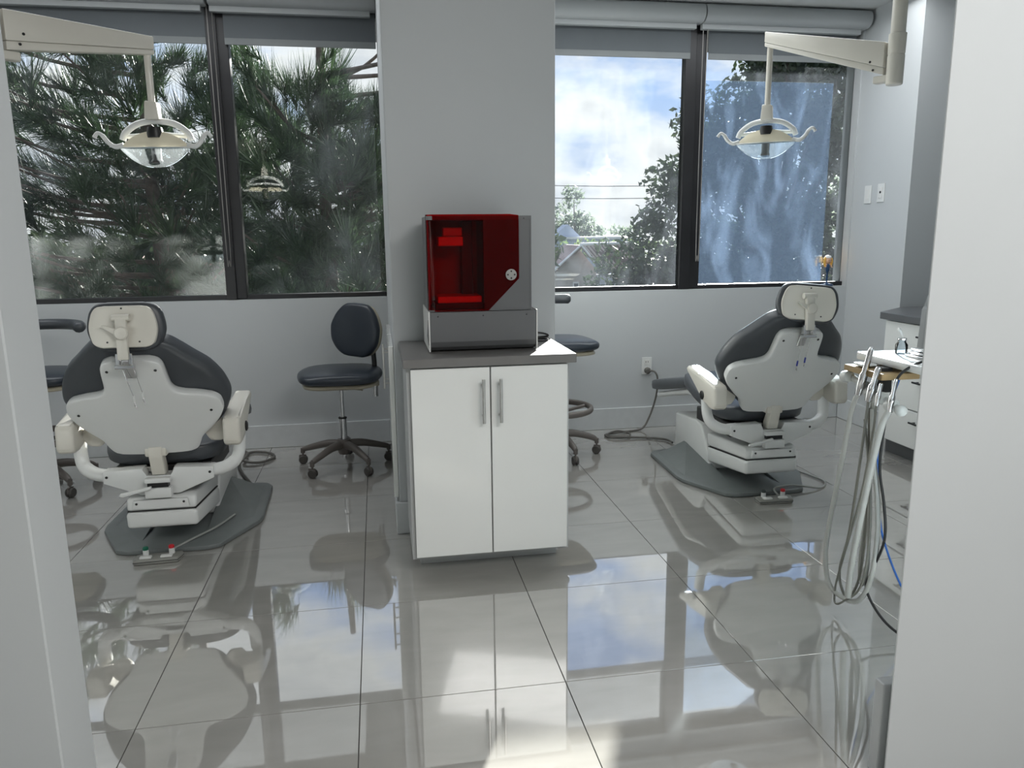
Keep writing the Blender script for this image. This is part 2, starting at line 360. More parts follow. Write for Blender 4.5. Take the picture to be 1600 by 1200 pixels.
# ------------------------------------------------------------------ the room
YW = 2.86; XR = 3.30; ZC = 2.69
floor = obj('floor', box(-3.2, 4.2, -6.0, YW + 0.12, -0.06, -0.004), GROUT, kind='structure')
tile_me = None; tile_back = None
for j in range(-10, 5):
    for i in range(-6, 8):
        x0, y0 = (i - 0) * 0.6 - 0.6, j * 0.6
        last = y0 + 0.6 > YW
        if tile_me is None or (last and tile_back is None):
            ln = (YW - y0) if last else 0.6
            o = obj('tile', box(0.0012, 0.5988, 0.0012, ln - 0.0012, -0.004, 0.0, 0.0006, 1), FLOOR)
            if last: tile_back = o.data
            else: tile_me = o.data
        else:
            o = bpy.data.objects.new('tile', tile_back if last else tile_me); col.objects.link(o)
        o.location = (x0, y0, 0); o.parent = floor
obj('ceiling', box(-3.2, 4.4, -6.0, YW + 0.2, ZC, ZC + 0.1), CEIL, kind='structure')
w = B(); add_box(w, -3.2, 0.16, YW, YW + 0.16, 0, 0.930); add_box(w, 0.86, XR + 0.1, YW, YW + 0.16, 0, 0.930)
add_box(w, -3.2, -2.45, YW, YW + 0.16, 0.93, ZC); add_box(w, XR - 0.01, XR + 0.1, YW, YW + 0.16, 0.93, ZC)
add_box(w, 0.16, 0.86, YW, YW + 0.16, 0, ZC); add_box(w, -3.2, XR + 0.1, YW, YW + 0.16, 2.60, ZC)
obj('wall_back', w, WALL, kind='structure')
obj('wall_pillar', box(0.155, 0.862, 1.27, YW + 0.02, 0, ZC, 0.004, 1), WALL, kind='structure')
# right wall, ending in the niche where the counter stands
w = B(); add_prism(w, [(XR, 2.29), (4.4, 2.29), (4.4, YW + 0.16), (XR, YW + 0.16)], 'z', 0, ZC)
obj('wall_right', w, WALL, kind='structure')
obj('wall_right_niche', box(3.85, 4.0, -0.28, 2.29, 0, ZC), WALL, kind='structure')
obj('wall_left', box(-3.3, -3.2, -6.0, YW + 0.16, 0, ZC), WALL, kind='structure')
obj('wall_front_left', prism([(-3.2, -0.54), (-0.552, -0.54), (-0.547, -0.40), (-3.2, -0.40)], 'z', 0, ZC, 0.003, 1), WALL, kind='structure')
obj('wall_front_right', prism([(1.232, -0.58), (4.0, -0.58), (4.0, -0.36), (1.45, -0.36), (1.268, -0.535)], 'z', 0, ZC, 0.003, 1), WALL, kind='structure')
obj('wall_rear', box(-3.2, 4.0, -4.1, -4.0, 0, ZC), WALL, kind='structure')
obj('wall_corridor_left', box(-1.9, -1.8, -4.0, -0.55, 0, ZC), WALL, kind='structure')  # unseen corridor sides and rear wall stand close to add bounce fill
obj('wall_corridor_right', box(2.4, 2.5, -4.0, -0.55, 0, ZC), WALL, kind='structure')
def bboard(name, pts, t=0.016, h=0.145):
    bm = B()
    for (x0, y0, x1, y1) in pts: add_box(bm, min(x0, x1), max(x0, x1), min(y0, y1), max(y0, y1), 0.0005, h, 0.003, 2)
    return obj(name, bm, BASEB, kind='structure')
bboard('baseboard_back', [(-3.2, YW - 0.016, 0.139, YW), (0.878, YW - 0.016, XR - 0.016, YW)])
bboard('baseboard_right', [(XR - 0.016, 2.30, XR, YW - 0.017)])
bboard('baseboard_pillar', [(0.139, 1.254, 0.196, 1.27), (0.139, 1.271, 0.155, YW - 0.001), (0.862, 1.271, 0.878, YW - 0.001)])
obj('baseboard_front_right', box(1.247, 1.30, -0.534, -0.50, 0.0005, 0.245, 0.004, 2), BASEB, kind='structure')

obj('soffit_outside', box(-8.0, 9.0, YW + 0.165, 4.45, 2.78, 2.95), mat('soffit_paint', (0.11, 0.11, 0.11), 0.8), kind='structure')
# windows: dark aluminium frames with two panes each
def window(name, x0, x1, xm, mw, glass):
    yp = 2.90
    f = B(); add_box(f, x0, x1, yp, yp + 0.06, 0.930, 0.958, 0.002, 1); add_box(f, x0, x1, yp, yp + 0.06, 2.56, 2.60)
    add_box(f, x0, x0 + 0.03, yp, yp + 0.06, 0.958, 2.56)
    fr = obj(name, f, FRAME, kind='structure')
    obj('mullion', box(xm, xm + mw, yp - 0.012, yp + 0.07, 0.934, 2.60, 0.006, 2), FRAME, fr)
    obj('mullion_flange', box(xm - 0.012, xm + mw * 0.45, yp - 0.03, yp - 0.013, 0.934, 2.60, 0.003, 2), FRAME, fr)
    obj('pane', box(x0 + 0.03, xm, yp + 0.03, yp + 0.036, 0.958, 2.56), glass[0], fr)
    obj('pane', box(xm + mw, x1, yp + 0.03, yp + 0.036, 0.958, 2.56), glass[1], fr)
    return fr
w1 = window('window_1', -2.45, 0.155, -0.79, 0.105, (GLASS_L, GLASS_L))
w2 = window('window_2', 0.862, 3.29, 2.09, 0.135, (GLASS_R, GLASS_R))
obj('window_film', box(2.232, 3.14, 2.925, 2.928, 0.965, 2.265), FILM, w2, label='hazy bluish film over the right pane')
def blind(x0, x1, fx0, fx1, zb, label, chain_x=None, cz=1.17):
    b0 = thing('roller_blind', label, 'blind', ((x0 + x1) / 2, 2.80, 2.5), group='roller blinds above the windows')
    cx = (x0 + x1) / 2
    prof = [(2.84 - 2.80, 2.688 - 2.5), (2.84 - 2.80, 2.55 - 2.5), (2.83 - 2.80, 2.55 - 2.5)]
    pts = [(0.055, 0.185)] + [(-0.005 - 0.055 * math.sin(a), 0.13 + 0.055 * math.cos(a)) for a in [i * math.pi / 8 for i in range(9)]] + [(0.055, 0.075)]
    obj('valence', prism(pts, 'x', x0 - cx, x1 - cx), VAL, b0, smooth=40)
    obj('valence_lip', box(x0 - cx, x1 - cx - 0.03, 0.012, 0.05, 0.045, 0.076, 0.002, 1), VAL, b0)
    obj('fabric', box(fx0 - cx, fx1 - cx, 0.066, 0.069, zb + 0.035 - 2.5, 0.075), BLIND, b0)
    obj('hem_bar', box(fx0 - cx, fx1 - cx, 0.063, 0.072, zb - 2.5, zb + 0.037 - 2.5, 0.003, 2), mat('hem_' + str(round(x0, 1)), (0.20, 0.215, 0.22), 0.8), b0)
    if chain_x is not None:
        pts = []
        X = chain_x - cx; z1 = 2.60 - 2.5; z0 = cz - 2.5
        path = [(X - 0.014, 0.03, z1), (X - 0.012, 0.035, (z0 + z1) / 2), (X - 0.010, 0.035, z0 + 0.02), (X, 0.035, z0), (X + 0.010, 0.035, z0 + 0.02), (X + 0.012, 0.035, (z0 + z1) / 2), (X + 0.014, 0.03, z1)]
        obj('bead_chain', tube(smooth_path(path, 6), 0.0026, 6), mat('bead_chain_' + str(round(x0, 1)), (0.25, 0.24, 0.23), 0.4, metal=0.5), b0, smooth=60)
    return b0
blind(-2.44, -0.778, -2.42, -0.80, 2.383, 'grey roller blind at far left, behind the dental lamp arm')
blind(-0.762, 0.152, -0.70, 0.150, 2.383, 'grey roller blind between left mullion and the white pillar', -0.765, 1.17)
blind(0.865, 2.150, 0.87, 2.105, 2.378, 'grey roller blind just right of the white pillar')
blind(2.158, 3.272, 2.225, 3.245, 2.378, 'grey roller blind at far right above the hazy pane', 2.185, 1.155)

# ------------------------------------------------------------------ white cabinet with printer
cab = thing('base_cabinet', 'glossy white two-door base cabinet under the red printer', 'cabinet', (0.5, 1.0, 0))
cx, cy = 0.5, 1.0
bd = B(); add_box(bd, 0.190 - cx, 0.806 - cx, 0.797 - cy, 1.268 - cy, 0.075, 0.829)
obj('body', bd, SIDEC, cab)
obj('plinth', box(0.225 - cx, 0.785 - cx, 0.92 - cy, 1.268 - cy, 0.0005, 0.0745), SIDEC, cab)
for (a, b2, hx) in ((0.204, 0.4975, 0.470), (0.5025, 0.796, 0.535)):
    d = obj('door', box(a - cx, b2 - cx, 0.776 - cy, 0.796 - cy, 0.088, 0.823, 0.0015, 1), WLAM, cab)
    h = B(); add_tube(h, [(hx - cx, 0.744 - cy, 0.615), (hx - cx, 0.744 - cy, 0.782)], 0.0062, 12)
    for z in (0.640, 0.757): add_tube(h, [(hx - cx, 0.744 - cy, z), (hx - cx, 0.7765 - cy, z)], 0.0045, 8)
    obj('handle', h, STEEL, d, smooth=40)
tag(obj('worktop', box(0.178, 0.828, 0.763, 1.268, 0.8295, 0.863, 0.0015, 1), GTOP), 'grey laminate worktop on the white base cabinet', 'worktop')

# cabinet between pillar and window wall: seen edge-on through its two bar handles
sc_ = thing('side_cabinet', 'white cabinet on left side of pillar seen by its two upright bar handles', 'cabinet', (0.15, 1.4, 0))
for k, (y0, y1, hy) in enumerate(((1.290, 1.70, 1.655), (1.705, 2.115, 1.765))):
    d = obj('door', box(-0.017, 0.004, y0 - 1.4, y1 - 1.4, 0.16, 0.84, 0.002, 1), WLAM, sc_)
    hx = -0.038
    h = B(); add_tube(h, [(hx, hy - 1.4, 0.585), (hx, hy - 1.4, 0.785)], 0.0055, 10)
    for z in (0.61, 0.76): add_tube(h, [(hx, hy - 1.4, z), (-0.0165, hy - 1.4, z)], 0.004, 8)
    obj('handle', h, STEEL, d, smooth=40)

# printer --------------------------------------------------------------
pr = thing('resin_printer', 'grey desktop resin printer with dark red door on the worktop', 'printer', (0.49, 1.05, 0.8635))
ox, oy, oz = 0.49, 1.05, 0.8635
def PX(x0, x1, y0, y1, z0, z1, bev=0.0, seg=2): return box(x0 - ox, x1 - ox, y0 - oy, y1 - oy, z0 - oz, z1 - oz, bev, seg)
base_prof = [(0.955, 0.8635), (1.235, 0.8635), (1.235, 1.019), (0.897, 1.019), (0.897, 0.905), (0.905, 0.885), (0.925, 0.871)]
bp = [(y - oy, z - oz) for y, z in base_prof]
obj('base_housing', prism(bp, 'x', 0.290 - ox, 0.700 - ox, 0.0015, 1), PRG, pr)
sp = obj('side_panel', prism([(y - oy, z - oz) for y, z in [(0.896, 0.868), (1.235, 0.868), (1.235, 1.021), (0.896, 1.021)]], 'x', 0.284 - ox, 0.2895 - ox), PRW, pr)
obj('side_vent', prism([(y - oy, z - oz) for y, z in [(0.905, 0.893), (0.905, 0.99), (0.99, 0.92)]], 'x', 0.2825 - ox, 0.2843 - ox), PRG, sp)
obj('side_panel', prism([(y - oy, z - oz) for y, z in [(0.896, 0.868), (1.235, 0.868), (1.235, 1.021), (0.896, 1.021)]], 'x', 0.7005 - ox, 0.706 - ox), PRW, pr)
h = B()   # upper housing: back, top, sides, right front panel; hollow inside
def HB(x0, x1, y0, y1, z0, z1): add_box(h, x0 - ox, x1 - ox, y0 - oy, y1 - oy, z0 - oz, z1 - oz)
HB(0.288, 0.684, 1.17, 1.19, 1.0205, 1.376); HB(0.288, 0.684, 0.905, 1.17, 1.362, 1.376); HB(0.288, 0.684, 0.905, 1.17, 1.0205, 1.026)
HB(0.288, 0.294, 0.955, 1.17, 1.026, 1.362); HB(0.678, 0.684, 0.905, 1.17, 1.026, 1.362)
obj('upper_housing', h, PRG, pr)
fp = B(); add_prism(fp, [(x - ox, z - oz) for x, z in [(0.50, 1.026), (0.677, 1.026), (0.677, 1.362), (0.50, 1.362)]], 'y', 0.9055 - oy, 0.909 - oy)
obj('front_panel', fp, mat('printer_panel_dark', (0.05, 0.04, 0.045), 0.4), pr)
obj('front_panel_edge', prism([(x - ox, z - oz) for x, z in [(0.52, 1.0265), (0.677, 1.0265), (0.677, 1.3615), (0.6365, 1.3615), (0.6365, 1.145)]], 'y', 0.9035 - oy, 0.9053 - oy), PRG, pr)
obj('inner_back', PX(0.296, 0.499, 1.10, 1.11, 1.03, 1.36), mat('printer_inner_back', (0.22, 0.19, 0.19), 0.5), pr)
obj('lift_tower', PX(0.430, 0.475, 1.04, 1.098, 1.03, 1.36, 0.003, 1), PRI, pr)
obj('build_platform', PX(0.335, 0.43, 0.97, 1.06, 1.265, 1.30, 0.003, 1), PRL, pr)
obj('platform_arm', PX(0.355, 0.429, 0.99, 1.04, 1.302, 1.335, 0.003, 1), mat('platform_arm_metal', (0.6, 0.55, 0.55), 0.35), pr)
obj('resin_vat', PX(0.325, 0.495, 0.935, 1.085, 1.05, 1.075, 0.003, 1), PRL, pr)
obj('vat_bed', PX(0.315, 0.498, 0.93, 1.095, 1.027, 1.049, 0.002, 1), PRI, pr)
# red acrylic door wraps round the left corner, its lower right corner cut away
dpoly = []
bm = B(); z0, zt = 1.0215 - oz, 1.382 - oz
plan = [(0.2865, 0.955)] + [(0.2865 + 0.042 - 0.042 * math.cos(a), 0.942 - 0.042 * math.sin(a)) for a in [i * math.pi / 16 for i in range(9)]] + [(0.40, 0.898), (0.50, 0.897), (0.515, 0.897), (0.56, 0.8975), (0.60, 0.898), (0.634, 0.8985)]
def zlow(x): return z0 if x <= 0.515 else z0 + (x - 0.515) * 1.0
rows_ = []
for th in (0.0, 0.0035):
    lo = [bm.verts.new((x - ox, y - oy + th, zlow(x))) for x, y in plan]; hi = [bm.verts.new((x - ox, y - oy + th, zt - (0.004 if x > 0.63 else 0))) for x, y in plan]
    for i in range(len(plan) - 1): bm.faces.new((lo[i], lo[i + 1], hi[i + 1], hi[i]))
    rows_.append((lo, hi))
(la, ha), (lb, hb) = rows_
for i in range(len(plan) - 1):
    bm.faces.new((ha[i], ha[i + 1], hb[i + 1], hb[i])); bm.faces.new((la[i + 1], la[i], lb[i], lb[i + 1]))
door = obj('door', bm, REDACR, pr, smooth=35, label='dark red translucent door')
kb = lathe([(0.0, -0.001), (0.0205, 0), (0.0215, 0.003), (0.021, 0.006), (0.0, 0.007)], 28, frame((0.603 - ox, 0.8975 - oy, 1.156 - oz), (1, 0, 0), (0, 0, 1), (0, -1, 0)))
kn = obj('knob', kb, KNOB, door, smooth=40)
dd = B()
for (u, v) in ((0.013, 0), (-0.013, 0), (0, 0.013), (0, -0.013)):
    add_lathe(dd, [(0.0035, 0.0055), (0.0035, 0.0076)], 10, frame((0.603 - ox + u, 0.8975 - oy, 1.156 - oz + v), (1, 0, 0), (0, 0, 1), (0, -1, 0)))
obj('knob_holes', dd, BLACK, pr)
for (x, z) in ((0.320, 1.003), (0.493, 1.003), (0.662, 1.003)):
    obj('screw', lathe([(0.003, 0), (0.003, 0.002)], 10, frame((x - ox, 0.8965 - oy, z - oz), (1, 0, 0), (0, 0, 1), (0, -1, 0))), BLACK, pr)
obj('screw', lathe([(0.0025, 0), (0.0025, 0.002)], 10, frame((0.655 - ox, 0.9052 - oy, 1.366 - oz), (1, 0, 0), (0, 0, 1), (0, -1, 0))), BLACK, pr)
pc = smooth_path([(0.69, 1.20, 0.885), (0.74, 1.19, 0.893), (0.79, 1.185, 0.889), (0.815, 1.20, 0.876), (0.78, 1.215, 0.869), (0.70, 1.225, 0.869)], 6)
pc2 = smooth_path([(0.70, 1.13, 0.868), (0.76, 1.10, 0.868), (0.80, 1.14, 0.868), (0.78, 1.18, 0.868), (0.71, 1.19, 0.868)], 6)
c_ = B(); add_tube(c_, pc, 0.004, 8); add_tube(c_, pc2, 0.004, 8)
adopt(obj('power_cord', c_, BLACK, smooth=60), pr)

# ------------------------------------------------------------------ dental chair
def build_chair():
    c = thing('dental_chair', '', 'dental chair', (0, 0, 0))
    # base plate
    pl = [(-0.16, 0.0), (0.16, 0.0), (0.21, 0.02), (0.335, 0.27), (0.345, 0.33), (0.33, 0.78), (0.30, 0.83), (0.13, 0.87), (-0.13, 0.87), (-0.30, 0.83), (-0.33, 0.78), (-0.345, 0.33), (-0.335, 0.27), (-0.21, 0.02)]
    bm = B(); add_prism(bm, pl, 'z', 0.001, 0.022, 0.006, 2)
    o = obj('base_plate', bm, BASEG, c, smooth=30)
    for s in (-1, 1):
        wg = B(); vs = [(s * 0.13, 0.10, 0.021), (s * 0.305, 0.32, 0.021), (s * 0.29, 0.76, 0.021), (s * 0.12, 0.80, 0.021), (s * 0.12, 0.75, 0.10), (s * 0.12, 0.42, 0.06)]
        V = [wg.verts.new(p) for p in vs]
        wg.faces.new((V[0], V[1], V[5])); wg.faces.new((V[1], V[2], V[4], V[5])); wg.faces.new((V[2], V[3], V[4])); wg.faces.new((V[0], V[5], V[4], V[3])); wg.faces.new((V[0], V[3], V[2], V[1]))
        obj('base_wing', wg, BASEG, o)
    # column cover
    cc2 = prism([(0.395, 0.023), (0.90, 0.023), (0.90, 0.235), (0.60, 0.262), (0.52, 0.245), (0.40, 0.075)], 'x', -0.135, 0.135, 0.014, 3)
    col_ = obj('column_cover', cc2, SHELLW, c, smooth=30)
    # lift arm box under the seat, with seam and lid
    la_ = prism([(-0.03, 0.128), (0.42, 0.065), (0.42, 0.15), (-0.035, 0.200)], 'x', -0.14, 0.14, 0.016, 3)
    la = obj('lift_arm', la_, SHELLW, c, smooth=30)
    obj('lift_arm_seam', prism([(-0.022, 0.1985), (0.42, 0.1485), (0.42, 0.152), (-0.022, 0.204)], 'x', -0.134, 0.134), GASK, la)
    obj('lift_arm_cover', prism([(-0.028, 0.203), (0.42, 0.153), (0.44, 0.225), (0.02, 0.262), (-0.015, 0.255)], 'x', -0.137, 0.137, 0.014, 3), SHELLW, c, smooth=30)
    lid = obj('service_lid', prism([(-0.112, 0.212), (0.112, 0.212), (0.106, 0.250), (0.03, 0.251), (-0.03, 0.251), (-0.106, 0.250)], 'y', -0.036, -0.02, 0.003, 2), SHELLW, c, smooth=30)
    for s in (-1, 1): obj('screw', lathe([(0.005, 0), (0.005, 0.002), (0.003, 0.003)], 10, frame((s * 0.092, -0.0365, 0.237), (1, 0, 0), (0, 0, 1), (0, -1, 0))), SCREW, lid)
    obj('swivel_ring', lathe([(0.075, 0.258), (0.085, 0.262), (0.085, 0.275), (0.06, 0.285), (0.06, 0.34)], 28, T(0, 0.09, 0)), BLACK, c, smooth=40)
    # crossbar behind the seat
    cb_ = [(-0.215, 0.375), (-0.215, 0.325), (-0.075, 0.268), (0.075, 0.268), (0.215, 0.325), (0.215, 0.375), (0.06, 0.381), (0.05, 0.345), (-0.05, 0.345), (-0.06, 0.381)]
    xb = obj('crossbar', prism(cb_, 'y', -0.018, 0.045, 0.004, 2), SHELLW, c, smooth=30)
    for s in (-1, 1): obj('screw', lathe([(0.0055, 0), (0.0055, 0.002), (0.003, 0.003)], 10, frame((s * 0.20, -0.0185, 0.352), (1, 0, 0), (0, 0, 1), (0, -1, 0))), SCREW, xb)
    cl = B(); add_box(cl, -0.052, 0.052, -0.055, -0.0185, 0.262, 0.305, 0.006, 2); add_box(cl, -0.05, 0.05, -0.05, -0.0185, 0.325, 0.345, 0.004, 2)
    clo = obj('rear_clamp', cl, SHELLW, c, smooth=30)
    obj('clamp_gap', box(-0.040, 0.040, -0.046, -0.0185, 0.306, 0.324), BLACK, clo)
    obj('lock_lever', prism([(-0.02, 0.306), (-0.02, 0.318), (-0.14, 0.294), (-0.146, 0.284), (-0.13, 0.280)], 'y', -0.072, -0.056, 0.003, 2), SHELLW, clo, smooth=30)
    mc = B(); add_box(mc, -0.19, 0.19, 0.05, 0.46, 0.30, 0.372, 0.004, 1)
    me_ = obj('seat_mechanism', mc, BLACK, c)
    sp_ = B(); rr = random.Random(3)
    for k in range(7):
        x = -0.17 + k * 0.055
        obj('spring_fitting', box(x, x + 0.02 + 0.02 * rr.random(), 0.03, 0.049, 0.352, 0.372 + 0.012 * rr.random(), 0.002, 1), STEEL, me_)
    # upswept supports carrying the armrests
    for s in (-1, 1):
        path = [(s * 0.20, 0.015, 0.350), (s * 0.255, 0.025, 0.358), (s * 0.297, 0.04, 0.385), (s * 0.312, 0.055, 0.43), (s * 0.315, 0.065, 0.50)]
        obj('arm_support', tube(smooth_path(path, 6), [0.030] * 12 + [0.028] * 13, 12, flat=0.9), SHELLW, c, smooth=60)
        ap = [(-0.095, 0.487), (-0.10, 0.50), (-0.092, 0.585), (-0.07, 0.597), (0.10, 0.622), (0.235, 0.643), (0.255, 0.63), (0.255, 0.612), (0.12, 0.55), (0.03, 0.500), (-0.03, 0.476), (-0.08, 0.476)]
        a_ = prism(ap, 'x', s * 0.312 - 0.034, s * 0.312 + 0.034, 0.014, 3)
        ar = obj('armrest', a_, SHELLC, c, smooth=35)
        obj('pivot_cap', lathe([(0.022, 0), (0.022, 0.004), (0.015, 0.008), (0, 0.009)], 20, frame((s * 0.346, 0.045, 0.525), (0, 1, 0), (0, 0, s), (s, 0, 0))), SCREW, ar, smooth=40)
    # hinge from the crossbar up to the back shell
    hg = prism([(-0.02, 0.352), (0.03, 0.345), (0.035, 0.375), (0.00, 0.43), (-0.012, 0.474), (-0.04, 0.474), (-0.04, 0.43)], 'x', -0.026, 0.026, 0.004, 2)
    hh = obj('back_hinge', hg, SHELLC, c, smooth=30)
    obj('hinge_yoke', box(-0.042, 0.042, -0.035, 0.03, 0.432, 0.470, 0.008, 2), SHELLC, hh, smooth=30)
    # back
    P0 = Vector((0, 0.0, 0.46)); v = Vector((0, -0.487, 0.873)); n = Vector((0, 0.873, 0.487)); u = Vector((1, 0, 0))
    F = frame(P0, u, v, n)
    sh = [(-0.012, 0.10), (-0.006, 0.150), (0.01, 0.168), (0.06, 0.190), (0.11, 0.238), (0.16, 0.276), (0.20, 0.290), (0.235, 0.286), (0.265, 0.262), (0.285, 0.215), (0.302, 0.150), (0.318, 0.128), (0.34, 0.118), (0.43, 0.110), (0.455, 0.100), (0.470, 0.07), (0.474, 0.03)]
    obj('back_shell', pillow(sh, 0.042, F @ T(0, 0, -0.004), rows=64, cols=26, p=9, q=26, bend=0.03), SHELLW, c, smooth=50)
    cu = [(-0.01, 0.10), (0.0, 0.15), (0.05, 0.205), (0.10, 0.262), (0.16, 0.298), (0.22, 0.314), (0.28, 0.304), (0.375, 0.262), (0.43, 0.212), (0.475, 0.170), (0.510, 0.130), (0.525, 0.08), (0.530, 0.03)]
    obj('back_cushion', pillow(cu, 0.085, F @ T(0, 0, 0.058), rows=44, cols=24, p=5, q=9, bend=0.03), PVC, c, smooth=60)
    for (x, y) in ((-0.085, 0.425), (0.085, 0.425), (-0.245, 0.20), (0.245, 0.20)):
        obj('screw', lathe([(0.0055, 0), (0.0055, 0.002), (0.003, 0.003)], 10, F @ T(x, y, -0.0245 + 0.03 * x * x / 0.09) @ Matrix.Rotation(math.pi, 4, 'X')), SCREW, c)
    for s in (-1, 1):      # bolster brackets between shell and arms
        obj('back_bracket', pillow([(0.0, 0.012), (0.01, 0.03), (0.05, 0.05), (0.09, 0.03), (0.10, 0.012)], 0.03, frame((s * 0.235, 0.02, 0.475), (1, 0, 0), (0, 0, 1), (0, 1, 0)), 10, 8, p=6, q=6), SHELLC, c, smooth=50)
    # seat and leg rest
    seat = [(0.04, 0.12), (0.055, 0.17), (0.08, 0.205), (0.13, 0.235), (0.30, 0.245), (0.50, 0.235), (0.58, 0.225), (0.60, 0.20)]
    obj('seat_cushion', pillow(seat, 0.085, frame((0, 0, 0.395), (1, 0, 0), (0, 0.985, 0.17), (0, -0.17, 0.985)), 30, 18, p=6, q=8, sag=0.012), PVC, c, smooth=60)
    leg = [(0.0, 0.215), (0.02, 0.225), (0.30, 0.215), (0.60, 0.195), (0.66, 0.185), (0.69, 0.15), (0.70, 0.08)]
    kx = Vector((0, 0.978, -0.21)).normalized()
    obj('leg_cushion', pillow(leg, 0.070, frame((0, 0.54, 0.490), (1, 0, 0), kx, Vector((1, 0, 0)).cross(kx)), 26, 16, p=6, q=10), PVC, c, smooth=60)
    rl = B(); pth = smooth_path([(-0.17, 0.30, 0.375), (-0.175, 0.46, 0.405), (-0.175, 0.56, 0.425), (-0.17, 0.70, 0.402), (-0.16, 1.05, 0.315), (-0.14, 1.12, 0.300), (0, 1.14, 0.298), (0.14, 1.12, 0.300), (0.16, 1.05, 0.315), (0.17, 0.70, 0.402), (0.175, 0.56, 0.425), (0.175, 0.46, 0.405), (0.17, 0.30, 0.375)], 5)
    add_tube(rl, pth, 0.017, 10)
    obj('leg_rail', rl, SHELLW, c, smooth=60)
    # head rest
    hb = Vector((0, -0.262, 0.905))
    hn = Vector((0, 0.995, -0.10)).normalized(); hv = Vector((0, 0.10, 0.995)).normalized()
    HF = frame(hb, (1, 0, 0), hv, hn)
    hs = [(0.008, 0.07), (0.014, 0.09), (0.03, 0.108), (0.08, 0.118), (0.13, 0.108), (0.148, 0.098), (0.158, 0.085), (0.162, 0.06)]
    hc = [(-0.004, 0.07), (0.005, 0.095), (0.03, 0.122), (0.08, 0.136), (0.13, 0.128), (0.155, 0.115), (0.170, 0.095), (0.176, 0.06)]
    hd = obj('headrest_cushion', pillow(hc, 0.062, HF @ T(0, 0, 0.035), 26, 18, p=4, q=7, bend=0.02), PVC, c, smooth=60)
    obj('headrest_shell', pillow(hs, 0.024, HF @ T(0, 0, -0.004), 26, 16, p=9, q=12, bend=0.008), SHELLC, hd, smooth=50)
    arm = B(); add_box(arm, -0.020, 0.020, -0.034, -0.017, -0.030, 0.118, 0.004, 2)
    arm2 = B(); add_box(arm2, -0.024, 0.024, 0.0, 0.030, 0.105, 0.128, 0.006, 2); add_box(arm2, -0.017, 0.017, -0.03, 0.11, 0.018, 0.034, 0.004, 2)
    bmesh.ops.transform(arm2, matrix=HF @ Matrix.Scale(-1, 4, (0, 0, 1)) @ Matrix(((1, 0, 0, 0), (0, 0, 1, 0), (0, 1, 0, 0), (0, 0, 0, 1))) if False else HF, verts=[])
    ha = B(); add_box(ha, -0.019, 0.019, -0.035, 0.125, -0.040, -0.018, 0.004, 2, HF)
    hao = obj('headrest_arm', ha, SHELLC, c, smooth=30)
    obj('pivot_roller', tube([HF @ Vector((-0.030, 0.118, -0.028)), HF @ Vector((0.030, 0.118, -0.028))], 0.013, 16), SHELLC, hao, smooth=40)
    obj('knob', lathe([(0.024, 0), (0.024, 0.008), (0.02, 0.012), (0, 0.013)], 24, HF @ T(0.002, 0.062, -0.040) @ Matrix.Rotation(math.pi, 4, 'X')), SHELLC, hao, smooth=40)
    obj('release_lever', prism([(-0.062, 0.094), (-0.064, 0.088), (-0.03, 0.062), (0.0, 0.05), (0.0, 0.072), (-0.02, 0.08)], 'z', -0.045, -0.039, 0.001, 1), SHELLC, hao).matrix_world = HF
    hao.children[-1].matrix_parent_inverse.identity()
    for s in (-1, 1):
        obj('chrome_clip', box(-0.007 + s * 0.022, 0.007 + s * 0.022, -0.065, -0.012, -0.030, -0.012, 0.002, 1, HF), CHROME, hao)
    obj('chrome_socket', box(-0.033, 0.033, -0.068, -0.052, -0.036, -0.006, 0.003, 1, HF), CHROME, hao)
    obj('slide_bar', box(-0.018, 0.018, 0.40, 0.52, -0.035, -0.026, 0.002, 1, F), CHROME, hao)
    for (x, y) in ((0.0, 0.152), (0.055, 0.03), (-0.055, 0.03)):
        obj('screw', lathe([(0.0035, 0), (0.0035, 0.002)], 8, HF @ T(x, y, -0.016) @ Matrix.Rotation(math.pi, 4, 'X')), SCREW, hd)
    return c
chL = build_chair(); chL.location = (-0.82, 1.235, 0)
chL['label'] = 'grey and white dental chair left of pillar, seen squarely from behind'
chL['group'] = 'dental chairs'
chR = copy_tree(chL); chR.location = (1.985, 1.40, 0)
chR['label'] = 'grey and white dental chair right of cabinet with leg rest showing'

